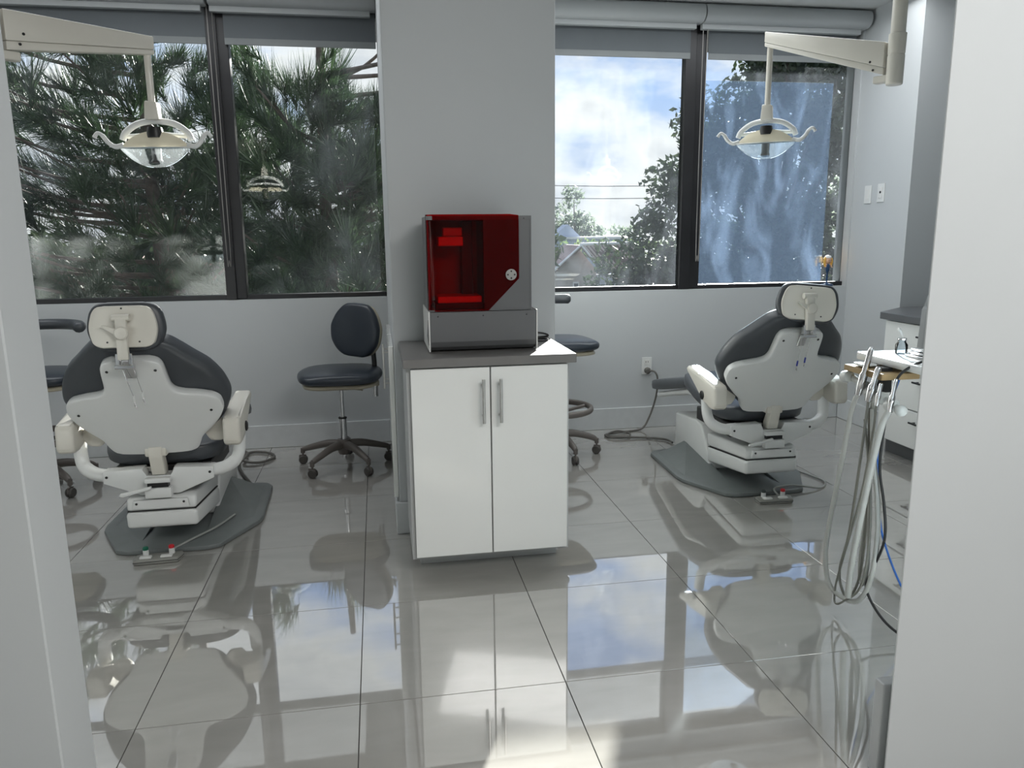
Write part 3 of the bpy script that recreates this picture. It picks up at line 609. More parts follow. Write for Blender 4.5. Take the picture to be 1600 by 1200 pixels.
_hb = Vector((0, -0.262, 0.905)); _K = T(*_hb) @ Matrix.Rotation(R_(5), 4, 'Y') @ Matrix.Rotation(R_(-20), 4, 'Z') @ T(*(-_hb))
for _c in chR.children:
    if _c.name.startswith('headrest_cushion'): _c.matrix_basis = _K @ _c.matrix_basis
def bib_chain(loc, lab, m1, yv):
    t_ = thing('bib_chain', lab, 'bib chain', loc, group='bib chains hanging from the headrests')
    F = frame((0, 0.0, 0.46), (1, 0, 0), (0, -0.487, 0.873), (0, 0.873, 0.487))
    for k, (u0, u1, ln) in enumerate(((-0.018, -0.004, 0.13), (0.022, 0.030, 0.115))):
        p = [F @ Vector((u0, 0.47, -0.035)), F @ Vector((u0, 0.44, -0.037)) + Vector((0, -0.01, 0)), F @ Vector((u1, 0.45 - ln, -0.035)) + Vector((0, -0.006, -0.02))]
        e = p[-1]; e.z = p[0].z - ln; e.y = p[0].y + ln * 0.35 - 0.004
        p[1] = Vector((u0, p[0].y - 0.004, p[0].z - 0.02))
        obj('chain', tube(smooth_path(p, 5), 0.0013, 6), CHROME, t_, smooth=60)
        obj('clip_sleeve', tube([e, e + Vector((0, 0.006, -0.024))], 0.004, 8), m1, t_, smooth=40)
        q = B(); add_tube(q, [e + Vector((0, 0.006, -0.024)), e + Vector((0.004, 0.012, -0.048))], [0.0035, 0.0015], 6)
        add_tube(q, [e + Vector((0, 0.006, -0.024)), e + Vector((-0.001, 0.012, -0.044))], [0.003, 0.0015], 6)
        obj('alligator_clip', q, CHROME, t_, smooth=40)
    return t_
bib_chain((-0.82, 1.235, 0), 'thin bib chain with white sleeves hanging on left dental chair back', SHELLW, 0)
bib_chain((1.985, 1.40, 0), 'thin bib chain with blue sleeves hanging on right dental chair back', BLUED, 0)

def pedal(loc, rz, lab, mg):
    t_ = thing('foot_control', lab, 'foot control', loc, rz, 'foot controls on the floor')
    obj('body', prism([(-0.085, 0.0), (0.085, 0.0), (0.10, 0.055), (0.092, 0.07), (-0.07, 0.07), (-0.085, 0.06)], 'z', 0.001, 0.022, 0.004, 2), PEDG, t_, smooth=30)
    obj('seam', prism([(-0.0855, -0.0006), (0.0855, -0.0006), (0.1006, 0.0555), (0.0922, 0.0706), (-0.0706, 0.0706), (-0.0856, 0.0606)], 'z', 0.010, 0.0125), GASK, t_)
    for (x, cap) in ((-0.045, mg), (0.055, RED)):
        st = obj('stem', lathe([(0.012, 0.021), (0.011, 0.045)], 16, T(x, 0.052, 0)), SHELLW, t_, smooth=40)
        obj('cap', lathe([(0.0115, 0.0455), (0.0115, 0.055), (0.008, 0.0585), (0, 0.059)], 16, T(x, 0.052, 0)), cap, st, smooth=40)
    for x in (-0.062, 0.018):
        obj('rocker_switch', box(x, x + 0.045, 0.008, 0.030, 0.0215, 0.030, 0.002, 1), TRAYW, t_)
    return t_
pdL = pedal((-0.842, 1.128, 0), 0.05, 'grey foot control with green and red knobs by left chair base', GREEN)
pdR = pedal((1.972, 1.277, 0), -0.04, 'grey foot control with dark and red knobs by right chair base', DGREEN)
adopt(obj('foot_control_cord', tube(smooth_path([(-0.76, 1.20, 0.008), (-0.80, 1.222, 0.016), (-0.74, 1.30, 0.029), (-0.66, 1.42, 0.033), (-0.60, 1.55, 0.040)], 8), 0.005, 8), CORDL, smooth=60), pdL)
adopt(obj('foot_control_cord', tube(smooth_path([(2.03, 1.352, 0.008), (2.03, 1.41, 0.031), (2.15, 1.44, 0.031), (2.30, 1.44, 0.007), (2.38, 1.53, 0.007), (2.36, 1.66, 0.007), (2.33, 1.74, 0.007)], 8), 0.005, 8), CORDL, smooth=60), pdR)
adopt(obj('power_cord', tube(smooth_path([(-0.60, 2.06, 0.012), (-0.72, 2.40, 0.009), (-0.745, 2.62, 0.009), (-0.70, 2.74, 0.009), (-0.60, 2.70, 0.009), (-0.555, 2.60, 0.009), (-0.62, 2.50, 0.010), (-0.72, 2.53, 0.016), (-0.72, 2.68, 0.020), (-0.80, 2.80, 0.02)], 8), 0.0075, 8), CORD, smooth=60), chL)

# ------------------------------------------------------------------ stools
def caster(parent, x, y, a):
    w_ = B()
    for s in (-1, 1): add_lathe(w_, [(0.014, 0.0), (0.025, 0.002), (0.026, 0.010), (0.022, 0.016), (0.006, 0.017)], 20, T(x, y, 0.0262) @ Matrix.Rotation(a, 4, 'Z') @ Matrix.Rotation(math.pi / 2, 4, 'X') @ T(0, 0, 0.003 if s > 0 else 0) @ Matrix.Scale(s, 4, (0, 0, 1)))
    k = obj('caster', w_, TAUPED, parent, smooth=40)
    hdd = B(); add_box(hdd, -0.018, 0.024, -0.006, 0.006, 0.02, 0.056, 0.004, 2, T(x, y, 0) @ Matrix.Rotation(a, 4, 'Z')); add_tube(hdd, [(x, y, 0.05), (x, y, 0.075)], 0.006, 8)
    obj('caster_fork', hdd, TAUPE, k, smooth=40)
def star_base(c, rot, R=0.26, zc=0.16):
    hub = obj('base_hub', lathe([(0.030, 0.075), (0.036, 0.09), (0.040, zc - 0.02), (0.036, zc), (0.0, zc + 0.002)], 20), TAUPE, c, smooth=40)
    for k in range(5):
        a = rot + k * 2 * math.pi / 5; ca, sa = math.cos(a), math.sin(a)
        pts = [(0.02, zc - 0.030), (0.10, zc - 0.030), (0.20, zc - 0.055), (R - 0.004, 0.088)]
        p3 = smooth_path([(ca * r, sa * r, z) for r, z in pts], 5)
        obj('leg', add_tube(tube(p3, [0.026 - 0.012 * i / (len(p3) - 1) for i in range(len(p3))], 10, flat=1.0), [(ca * R, sa * R, 0.096), (ca * R, sa * R, 0.066)], 0.013, 10), TAUPE, c, smooth=50)
        caster(c, ca * R, sa * R, a + random.uniform(-1.5, 1.5))
def stool(name, lab, loc, zt, rot, arm=False, ring=False, backdir=None, rs=0.235):
    c = thing(name, lab, 'stool', loc, 0, 'wheeled dental stools')
    star_base(c, rot, 0.26 if rs > 0.23 else 0.235)
    obj('gas_lift', tube([(0, 0, 0.26), (0, 0, zt - 0.11)], 0.0125, 16), CHROME, c, smooth=40)
    sl = obj('lift_sleeve', tube([(0, 0, 0.09), (0, 0, 0.285)], 0.0215, 20), CHROME, c, smooth=40)
    obj('sleeve_collar', lathe([(0.024, 0.283), (0.024, 0.290), (0.015, 0.292)], 20), BLACK, sl, smooth=40)
    obj('lower_stem', tube([(0, 0, 0.05), (0, 0, 0.088)], 0.012, 12), CHROME, c, smooth=40)
    tb = [(-rs * 0.96, 0.10), (-rs * 0.90, 0.16), (-rs * 0.6, 0.215), (0.0, rs), (rs * 0.6, rs * 0.90), (rs * 0.9, 0.15), (rs * 0.96, 0.09)]
    obj('seat', pillow(tb, 0.080, T(0, 0, zt - 0.045), 26, 26, p=3.0, q=3.4, sag=-0.004), NAVY, c, smooth=60)
    tb2 = [(a * 0.90, b2 * 0.90) for a, b2 in tb]
    obj('seat_pan', pillow(tb2, 0.034, T(0, 0, zt - 0.090), 20, 20, p=4, q=4), BEIGE, c, smooth=60)
    return c
st = stool('operator_stool', 'dark blue wheeled stool with round backrest left of pillar', (-0.130, 2.36, 0), 0.585, 0.25)
st.rotation_euler = (0, 0, 0)
mb_ = B(); add_box(mb_, -0.06, 0.215, 0.02, 0.07, 0.458, 0.485, 0.006, 2)
mech = obj('tilt_mechanism', mb_, BEIGE, st, smooth=40)
obj('back_knob', tube([(0.190, 0.045, 0.395), (0.190, 0.045, 0.46)], 0.017, 14), CHROME, mech, smooth=40)
obj('tilt_lever', tube([(0.02, 0.02, 0.460), (0.12, -0.05, 0.455)], 0.008, 8), BEIGE, mech, smooth=40)
obj('back_post', tube(smooth_path([(0.190, 0.045, 0.46), (0.192, 0.05, 0.58), (0.185, 0.06, 0.70)], 6), 0.014, 12), BLACK, st, smooth=40)
bn = Vector((-0.60, -0.79, 0.10)).normalized(); bv = Vector((0.10, 0.05, 1)).normalized(); bu = bv.cross(bn).normalized(); bv = bn.cross(bu)
BF = frame((0.100, 0.075, 0.625), bu, bv, bn)
bt = [(0.0, 0.05), (0.01, 0.085), (0.05, 0.135), (0.10, 0.162), (0.16, 0.168), (0.22, 0.148), (0.27, 0.112), (0.30, 0.07), (0.306, 0.03)]
bc = obj('back_cushion', pillow(bt, 0.058, BF @ T(0, 0, 0.022), 30, 20, p=3.6, q=5, bend=0.055), NAVY, st, smooth=60)
obj('back_shell', pillow([(a * 0.97 + 0.003, b2 * 0.96) for a, b2 in bt], 0.046, BF @ T(0, 0, -0.010), 24, 18, p=4, q=5, bend=0.055), BEIGE, st, smooth=60)

def assist(lab, loc, zt, rot, pad_ang, padz, L0=None):
    c = stool('assistant_stool', lab, loc, zt, rot, rs=0.205)
    ringp = [(0.198 * math.cos(a), 0.198 * math.sin(a), 0.285) for a in [i * 2 * math.pi / 36 for i in range(36)]]
    fr_ = obj('foot_ring', tube(ringp, 0.014, 8, closed=True, flat=1.3), TAUPE, c, smooth=60)
    sk = B()
    for k in range(3):
        a = rot + 0.4 + k * 2 * math.pi / 3
        add_tube(sk, [(0.022 * math.cos(a), 0.022 * math.sin(a), 0.262), (0.190 * math.cos(a), 0.190 * math.sin(a), 0.282)], 0.011, 8)
    obj('ring_spokes', sk, TAUPE, fr_, smooth=60)
    # curved torso bar with pad
    n_ = 13; pts = []
    for i in range(n_):
        a = pad_ang - 1.25 + 2.5 * i / (n_ - 1)
        pts.append((0.235 * math.cos(a), 0.235 * math.sin(a), padz))
    obj('torso_pad', tube(smooth_path(pts, 3), [0.016] + [0.030] * (3 * (n_ - 1) - 1) + [0.020], 12, flat=0.95), PVC, c, smooth=60)
    a = pad_ang + 0.9
    obj('torso_bar', tube(smooth_path([(0.05 * math.cos(a), 0.05 * math.sin(a), zt - 0.115), (0.22 * math.cos(a), 0.22 * math.sin(a), zt - 0.12), (0.250 * math.cos(a), 0.250 * math.sin(a), zt), (0.238 * math.cos(a), 0.238 * math.sin(a), padz - 0.03)], 6), 0.012, 10), TAUPE, c, smooth=60)
    return c
assist('dark blue stool with foot ring half hidden by the white cabinet', (1.125, 2.33, 0), 0.722, -0.10, math.pi * 0.72, 0.915)
assist('dark blue stool with padded bar at far left behind door jamb', (-1.67, 2.25, 0), 0.655, 0.5, math.pi * 0.42, 0.855)

# ------------------------------------------------------------------ dental lamps
def lamp(lab, head, pole, zpole, headrot, bright):
    c = thing('dental_lamp', lab, 'dental lamp', (head[0], head[1], 0), 0, 'ceiling hung dental lamps')
    hx, hy = 0, 0; px_, py_ = pole[0] - head[0], pole[1] - head[1]
    zh = head[2]     # height of arm tip
    d = Vector((px_, py_, 0)).normalized()
    pp = obj('ceiling_pole', tube([(px_, py_, zpole + 0.10), (px_, py_, ZC - 0.001)], 0.029, 24), SHELLC, c, smooth=40)
    cl_ = obj('pole_collar', lathe([(0.030, zpole - 0.10), (0.033, zpole - 0.095), (0.0335, zpole + 0.015), (0.0315, zpole + 0.017), (0.0315, zpole + 0.022), (0.0335, zpole + 0.024), (0.0345, zpole + 0.10), (0.029, zpole + 0.103)], 28, T(px_, py_, 0)), SHELLC, c, smooth=30)
    u = -d; ln = math.hypot(px_, py_); s = Vector((-d.y, d.x, 0))
    F = frame((px_, py_, 0), u, s, (0, 0, 1))
    # tapering box arm, rising from pole to lamp
    def armpoly(ya, yb, zo0a, zo0b, zo1a, zo1b):
        bm = B(); q = []
        for (x, za, zb) in ((0.042, zpole + zo0a, zpole + zo0b), (ln + 0.02, zh + zo1a, zh + zo1b)):
            for y in (ya, yb): q += [bm.verts.new(F @ Vector((x, y, za))), bm.verts.new(F @ Vector((x, y, zb)))]
        a0, a1, b0, b1, c0, c1, d0, d1 = q
        for f in ((a0, a1, b1, b0), (c0, d0, d1, c1), (a0, c0, c1, a1), (b0, b1, d1, d0), (a1, c1, d1, b1), (a0, b0, d0, c0)): bm.faces.new(f)
        bmesh.ops.bevel(bm, geom=bm.edges[:], offset=0.004, segments=2, profile=0.5, affect='EDGES')
        return bm
    ar = obj('spring_arm', armpoly(-0.022, 0.022, -0.025, 0.075, -0.008, 0.040), SHELLC, c, smooth=30)
    obj('arm_lower_cover', armpoly(-0.020, 0.020, -0.055, -0.0255, -0.026, -0.0085), SHELLC, c, smooth=30)
    obj('arm_knuckle', box(0.0, 0.085, -0.020, 0.020, zpole - 0.085, zpole - 0.056, 0.003, 1, F), SHELLC, c)
    for (x, z) in ((0.10, zpole + 0.005), (0.085, zpole - 0.030)):
        for sy in (-1, 1):
            obj('screw', lathe([(0.005, 0), (0.005, 0.0025)], 8, frame(F @ Vector((x, sy * 0.0215, z)), u, (0, 0, 1), s * sy)), SCREW, ar)
    # drop tube and head
    zb = head[3]
    obj('drop_tube', tube([(0, 0, zh - 0.02), (0, 0, zb + 0.055)], 0.0135, 16), SHELLC, c, smooth=40)
    nk = B(); add_prism(nk, [(-0.028, zb - 0.010), (0.028, zb - 0.010), (0.024, zb + 0.055), (-0.022, zb + 0.060)], 'y', -0.022, 0.022, 0.005, 2)
    HR = Matrix.Rotation(headrot, 4, 'Z')
    bmesh.ops.transform(nk, matrix=HR, verts=nk.verts)
    obj('neck', nk, SHELLC, c, smooth=30)
    G = HR @ T(0, 0, zb)
    def P(x, y, z): return G @ Vector((x, y, z))
    yk = smooth_path([P(-0.135, 0.02, -0.085), P(-0.120, 0.02, -0.055), P(-0.07, 0.02, -0.022), P(0, 0.02, -0.012), P(0.07, 0.02, -0.022), P(0.120, 0.02, -0.055), P(0.135, 0.02, -0.085)], 6)
    obj('yoke', tube(yk, 0.0125, 10), SHELLW, c, smooth=60)
    yk2 = smooth_path([P(-0.135, 0.02, -0.07), P(-0.09, 0.03, -0.068), P(0, 0.03, -0.06), P(0.09, 0.03, -0.068), P(0.135, 0.02, -0.07)], 6)
    obj('yoke_bar', tube(yk2, 0.009, 8), SHELLW, c, smooth=60)
    hub_ = obj('bulb_housing', lathe([(0.030, 0.0), (0.031, 0.02), (0.027, 0.040), (0.0, 0.042)], 24, G @ T(0, 0.005, -0.078)), BLACK, c, smooth=40)
    def lens(z0, z1, thick, m, nm, hw, ymid, zt_):
        bm = B(); rows, cols = 12, 22; g = []
        for i in range(rows + 1):
            f = i / rows; r_ = []
            for j in range(cols + 1):
                s_ = -1 + 2 * j / cols
                x = s_ * hw; k = max(0.0, 1 - abs(s_) ** 2.2)
                z = z0 + (zt_ - z0) * 0 + (z1 * k - 0) * f
                y = ymid - thick * k * math.sin(math.pi * (0.5 - 0.5 * f)) 
                r_.append(bm.verts.new(P(x, y, z)))
            g.append(r_)
        for i in range(rows):
            for j in range(cols): bm.faces.new((g[i][j], g[i][j + 1], g[i + 1][j + 1], g[i + 1][j]))
        bmesh.ops.remove_doubles(bm, verts=bm.verts, dist=0.0004)
        bmesh.ops.solidify(bm, geom=bm.faces[:], thickness=0.002)
        return obj(nm, bm, m, c, smooth=60)
    lens(-0.115, 0.062, 0.018, REFLC, 'reflector', 0.138, -0.004, 0)
    lens(-0.118, -0.074, 0.030, FROST, 'front_shield', 0.138, -0.006, 0)
    rim = smooth_path([P(-0.137, -0.01, -0.116), P(-0.08, -0.022, -0.118), P(0, -0.032, -0.119), P(0.08, -0.022, -0.118), P(0.137, -0.01, -0.116)], 6)
    obj('rim', tube(rim, 0.0035, 8), SHELLW, c, smooth=60)
    obj('bulb_holder', lathe([(0.020, -0.175), (0.022, -0.168), (0.018, -0.16), (0.019, -0.11), (0.021, -0.10)], 18, G @ T(0, 0.0, 0)), mat('bulb_holder_' + lab[:4], (0.10, 0.09, 0.08), 0.4), c, smooth=40)
    for s_ in (-1, 1):
        hp = smooth_path([P(s_ * 0.125, 0.0, -0.105), P(s_ * 0.155, -0.005, -0.112), P(s_ * 0.180, -0.01, -0.095), P(s_ * 0.195, -0.015, -0.072), P(s_ * 0.212, -0.02, -0.062), P(s_ * 0.226, -0.02, -0.078)], 5)
        obj('handle', tube(hp, [0.010] * 6 + [0.009] * 10 + [0.0075] * 9 + [0.009], 10), SHELLW, c, smooth=60)
    return c
lamp('white dental lamp over left chair, arm entering from the left edge', (-0.745, 1.36, 2.035, 1.775), (-1.13, 0.95), 1.985, -0.12, 0)
lamp('white dental lamp before hazy right pane, arm hanging from ceiling pole', (1.985, 1.60, 2.195, 1.845), (2.255, 1.04), 2.00, -0.62, 1)

# ------------------------------------------------------------------ right hand counter with drawers
cc = thing('drawer_cabinet', 'pale grey drawer cabinet under dark counter by right wall', 'cabinet', (3.3, 1.0, 0))
obj('body', box(-0.255, 0.50, -0.9, 1.03, 0.085, 0.795), WALL, cc)
obj('plinth', box(-0.215, 0.50, -0.9, 1.02, 0.0005, 0.084), GTOP2, cc)
for k, (ya, yb) in enumerate(((0.50, 1.028), (-0.04, 0.494), (-0.58, -0.046))):
    for (za, zb) in ((0.095, 0.305), (0.313, 0.535), (0.543, 0.788)):
        d = obj('drawer', box(-0.276, -0.256, ya, yb, za, zb, 0.0015, 1), WLAM, cc)
        ym = 0.83 if k == 0 else (ya + yb) / 2; zz = zb - 0.06
        hd_ = B(); add_box(hd_, -0.306, -0.298, ym - 0.08 - 0.18, ym + 0.08 - 0.18 if k == 0 else ym + 0.08, zz - 0.005, zz + 0.005, 0.002, 1)
        y2 = ym - 0.18 if k == 0 else ym
        for q in (-0.06, 0.06): add_box(hd_, -0.2985, -0.2755, y2 + q - 0.004, y2 + q + 0.004, zz - 0.004, zz + 0.004)
        obj('handle', hd_, SCREW, d)
tag(obj('counter', prism([(3.005, 0.05), (3.849, 0.05), (3.849, 2.285), (3.30, 2.285), (3.005, 2.06)], 'z', 0.7955, 0.835, 0.002, 1), GTOP2), 'dark grey counter on the right-hand drawer cabinet', 'worktop')

# wall fittings
def plate(name, lab, cat, loc, face, wdt=0.07, hgt=0.115, kind_='outlet'):
    u = Vector((1, 0, 0)) if face == 'y' else Vector((0, -1, 0)); n_ = Vector((0, -1, 0)) if face == 'y' else Vector((-1, 0, 0))
    F = frame((0, 0, 0), u, (0, 0, 1), n_)
    c = thing(name, lab, cat, loc)
    obj('cover_plate', box(-wdt / 2, wdt / 2, -hgt / 2, hgt / 2, 0.0, 0.006, 0.002, 2, F), SHELLW, c)
    if kind_ == 'outlet':
        for z in (-0.026, 0.026):
            s_ = obj('socket', box(-0.017, 0.017, z - 0.017, z + 0.017, 0.006, 0.008, 0.0008, 1, F), TRAYW, c)
            h_ = B(); add_box(h_, -0.009, -0.006, z - 0.004, z + 0.008, 0.008, 0.0085, 0, 1, F); add_box(h_, 0.006, 0.009, z - 0.004, z + 0.008, 0.008, 0.0085, 0, 1, F)
            obj('slots', h_, BLACK, s_)
    elif kind_ == 'switch':
        obj('rocker', box(-0.016, 0.016, -0.033, 0.033, 0.006, 0.010, 0.002, 1, F), TRAYW, c)
    else:
        obj('rocker', box(-0.016, 0.016, -0.033, 0.033, 0.006, 0.009, 0.002, 1, F), TRAYW, c)
        obj('sensor_eye', lathe([(0.008, 0), (0.008, 0.002), (0.004, 0.003)], 12, F @ T(0, 0.004, 0.009)), BLACK, c)
    return c
plate('wall_outlet', 'white duplex outlet with grey plug left of right dental chair', 'outlet', (1.862, YW, 0.425), 'y')
plate('wall_outlet', 'white wall outlet half hidden behind left dental chair', 'outlet', (-0.935, YW, 0.49), 'y')
plate('light_switch', 'plain white rocker switch on right wall, nearer the window', 'switch', (XR, 2.695, 1.535), 'x', kind_='switch')
plate('wall_sensor', 'white wall plate with black eye on right wall', 'wall plate', (XR, 2.56, 1.54), 'x', kind_='sensor')
pg = thing('plug_and_cord', 'grey plug and cord running from outlet to right dental chair', 'cord', (1.862, YW, 0.4))
obj('plug', lathe([(0.016, 0), (0.022, 0.006), (0.022, 0.022), (0.014, 0.032), (0, 0.034)], 20, frame((0, -0.0085, -0.004), (1, 0, 0), (0, 0, 1), (0, -1, 0))), CORD, pg, smooth=40)
pth = smooth_path([(0.012, -0.036, -0.003), (0.04, -0.06, -0.01), (0.055, -0.07, -0.06), (0.05, -0.06, -0.18), (0.00, -0.07, -0.32), (-0.06, -0.09, -0.388), (-0.20, -0.13, -0.391), (-0.33, -0.17, -0.391), (-0.32, -0.25, -0.391), (-0.22, -0.27, -0.391), (-0.17, -0.18, -0.391), (-0.24, -0.13, -0.382), (-0.33, -0.20, -0.386), (-0.28, -0.27, -0.385), (-0.12, -0.29, -0.391), (0.00, -0.36, -0.391), (0.02, -0.45, -0.390)], 8)
obj('cord', tube(pth, 0.0065, 8), CORD, pg, smooth=60)

# bobble figure on the sill
fg = thing('bobble_figure', 'small blond figurine on a dark blue stand at right end of sill', 'figurine', (3.155, 2.874, 0.9305))
obj('stand_base', lathe([(0.048, 0), (0.050, 0.005), (0.046, 0.014), (0.02, 0.018), (0.0, 0.0185)], 28, Matrix.Scale(0.5, 4, (0, 1, 0))), BLUEB, fg, smooth=40)
obj('stand_post', lathe([(0.010, 0.018), (0.005, 0.03), (0.0065, 0.04), (0.0055, 0.085), (0.009, 0.098), (0.014, 0.104), (0.014, 0.118), (0.0, 0.119)], 16), BLUEB, fg, smooth=40)
bdy = obj('body', lathe([(0.013, 0.118), (0.016, 0.130), (0.012, 0.150), (0.006, 0.158), (0, 0.159)], 16), BLUEB, fg, smooth=40)
hh_ = B(); add_tube(hh_, [(0.010, -0.004, 0.148), (0.022, -0.008, 0.136), (0.030, -0.010, 0.126)], [0.004, 0.0035, 0.003], 8); add_tube(hh_, [(-0.010, -0.004, 0.148), (-0.019, -0.008, 0.138), (-0.018, -0.012, 0.13)], [0.004, 0.0035, 0.003], 8)
obj('arms', hh_, SKIN, bdy, smooth=60)
hdh = obj('head', lathe([(0.0, 0.150), (0.012, 0.154), (0.020, 0.168), (0.021, 0.182), (0.014, 0.196), (0.0, 0.200)], 20, T(0, -0.004, 0)), SKIN, fg, smooth=60)
ha_ = B()
for s in (-1, 1): add_tube(ha_, smooth_path([(s * 0.010, 0.004, 0.200), (s * 0.023, 0.0, 0.185), (s * 0.026, -0.002, 0.160), (s * 0.022, -0.004, 0.130)], 4), [0.008] * 4 + [0.0095] * 5 + [0.008, 0.007, 0.006, 0.004], 8)
add_lathe(ha_, [(0.0, 0.150), (0.018, 0.158), (0.024, 0.178), (0.018, 0.198), (0.0, 0.205)], 18, T(0, 0.006, 0))
obj('hair', ha_, HAIR, hdh, smooth=60)
obj('cap', lathe([(0.0205, 0.190), (0.0225, 0.193), (0.018, 0.206), (0.0, 0.211)], 20, T(0, -0.001, 0)), CAPW, hdh, smooth=60)
obj('eyes', add_lathe(lathe([(0.003, 0), (0.002, 0.001), (0, 0.0015)], 8, frame((-0.008, -0.0245, 0.178), (1, 0, 0), (0, 0, 1), (0, -1, 0))), [(0.003, 0), (0.002, 0.001), (0, 0.0015)], 8, frame((0.008, -0.0245, 0.178), (1, 0, 0), (0, 0, 1), (0, -1, 0))), BLACK, hdh)

# ------------------------------------------------------------------ delivery unit at right
du = thing('delivery_unit', 'white dental delivery table with hose holders beside right door jamb', 'delivery table', (1.95, 0.1, 0))
DX, DY = 1.95, 0.1
obj('table_top', prism([(1.692 - DX, -0.20 - DY), (2.25 - DX, -0.20 - DY), (2.25 - DX, 0.325 - DY), (1.692 - DX, 0.325 - DY)], 'z', 0.880, 0.905, 0.004, 2), TRAYW, du, smooth=30)
obj('under_box', box(1.80 - DX, 2.18 - DX, -0.15 - DY, 0.24 - DY, 0.838, 0.8795, 0.006, 2), SHELLC, du, smooth=30)
obj('post', tube([(2.10 - DX, 0.05 - DY, 0.045), (2.10 - DX, 0.05 - DY, 0.8375)], 0.028, 20), SHELLC, du, smooth=40)
bmx = B()
for k in range(4):
    a = 0.6 + k * math.pi / 2
    add_box(bmx, 0.0, 0.24, -0.025, 0.025, 0.001, 0.044, 0.006, 2, T(2.10 - DX, 0.05 - DY, 0) @ Matrix.Rotation(a, 4, 'Z'))
obj('foot', bmx, SHELLC, du, smooth=30)
tan = obj('tan_block', box(1.632 - DX, 1.765 - DX, 0.10 - DY, 0.30 - DY, 0.848, 0.868, 0.002, 1), WOODB, du)
bar = obj('holder_bar', tube([(1.66 - DX, 0.315 - DY, 0.829), (1.648 - DX, 0.03 - DY, 0.772)], 0.011, 12), HPALE, du, smooth=40)
hk = [(0.298, 0.0), (0.205, 1), (0.165, 1), (0.115, 1), (0.060, 1)]
for (y, w_) in hk:
    z = 0.772 + (y - 0.03) * 0.2
    obj('holder', lathe([(0.012, -0.020), (0.019, -0.016), (0.021, 0.0), (0.019, 0.014), (0.012, 0.018)], 20, frame((1.645 - DX, y - DY, z), (1, 0, 0), (0, 0.2, 0.98), (0, -0.98, 0.2))), HPALE, du, smooth=40)
obj('end_ball', lathe([(0.0, -0.019), (0.011, -0.0155), (0.018, -0.006), (0.018, 0.006), (0.011, 0.0155), (0.0, 0.019)], 20, T(1.647 - DX, 0.018 - DY, 0.770)), HPALE, du, smooth=60)
obj('bar_bracket', box(1.66 - DX, 1.70 - DX, 0.14 - DY, 0.18 - DY, 0.80, 0.8795, 0.003, 1), BLACK, du)
def handpiece(name, lab, x, y, z, dx, dy, dz, ln, r, hosep, mh, hr, m=CHROME):
    t_ = thing(name, lab, 'dental handpiece', (x, y, z), 0, 'handpieces in the holder bar')
    d = Vector((dx, dy, dz)).normalized(); e = d * ln
    obj('body', tube([d * -0.02, d * 0.012, d * (ln * 0.35), d * (ln * 0.42), e * 0.92, e], [r * 0.9, r * 1.15, r * 1.05, r * 0.72, r * 0.75, r * 0.5], 14), m, t_, smooth=40)
    pts = [Vector(p) - Vector((x, y, z)) for p in hosep]
    obj('hose', tube(smooth_path([d * -0.018] + pts, 8), hr, 10), mh, t_, smooth=60)
    return t_
handpiece('suction_handpiece', 'tall steel suction tip, leftmost in the holder bar', 1.625, 0.195, 0.805, 0.0, -0.30, 0.95, 0.148, 0.0125,
          [(1.622, 0.225, 0.72), (1.62, 0.262, 0.50), (1.615, 0.292, 0.30), (1.615, 0.30, 0.18), (1.62, 0.275, 0.09), (1.635, 0.215, 0.065), (1.65, 0.155, 0.08), (1.66, 0.115, 0.16), (1.665, 0.10, 0.30), (1.665, 0.115, 0.45), (1.66, 0.15, 0.60), (1.66, 0.17, 0.74)], HOSE, 0.0085)
handpiece('air_syringe', 'short flat steel handpiece, second in the holder bar', 1.625, 0.140, 0.795, 0.02, -0.28, 0.9, 0.10, 0.013,
          [(1.622, 0.150, 0.68), (1.625, 0.17, 0.50), (1.63, 0.20, 0.30), (1.63, 0.235, 0.16), (1.64, 0.225, 0.085), (1.645, 0.19, 0.08), (1.66, 0.165, 0.18), (1.67, 0.17, 0.45), (1.66, 0.19, 0.74)], HOSED, 0.0045)
handpiece('drill_handpiece', 'slim steel handpiece, nearest the black cable', 1.630, 0.045, 0.782, 0.02, -0.15, 0.95, 0.085, 0.0085,
          [(1.625, 0.075, 0.70), (1.62, 0.11, 0.50), (1.615, 0.135, 0.32), (1.612, 0.148, 0.20), (1.61, 0.15, 0.10)], HOSE, 0.0105)
handpiece('scaler_handpiece', 'thin grey handpiece under the tan block, third in the bar', 1.628, 0.105, 0.788, 0.0, -0.2, 0.95, 0.055, 0.008,
          [(1.63, 0.12, 0.66), (1.635, 0.16, 0.45), (1.632, 0.22, 0.22), (1.625, 0.243, 0.10), (1.625, 0.240, 0.035), (1.632, 0.20, 0.06), (1.645, 0.13, 0.16), (1.655, 0.13, 0.40), (1.655, 0.20, 0.70)], HOSED, 0.0038)
tag(obj('hose', tube(smooth_path([(1.67, 0.18, 0.79), (1.665, 0.165, 0.60), (1.66, 0.145, 0.40), (1.66, 0.13, 0.22), (1.66, 0.15, 0.14), (1.665, 0.18, 0.20), (1.672, 0.175, 0.45), (1.672, 0.20, 0.80)], 8), 0.0055, 8), HOSE, smooth=60), 'inner thin pale hose loop among the handpiece hoses', 'hose')
tag(obj('black_cable', tube(smooth_path([(1.85, 0.10, 0.911), (1.76, 0.06, 0.914), (1.70, 0.055, 0.90), (1.672, 0.085, 0.85), (1.665, 0.11, 0.72), (1.665, 0.118, 0.56), (1.668, 0.085, 0.44), (1.668, 0.07, 0.33), (1.665, 0.115, 0.20), (1.66, 0.125, 0.13), (1.68, 0.04, 0.055), (1.74, -0.05, 0.02), (1.85, -0.12, 0.007)], 8), 0.0045, 8), BLACK, smooth=60), 'black cable looping from delivery table down to floor', 'cable')
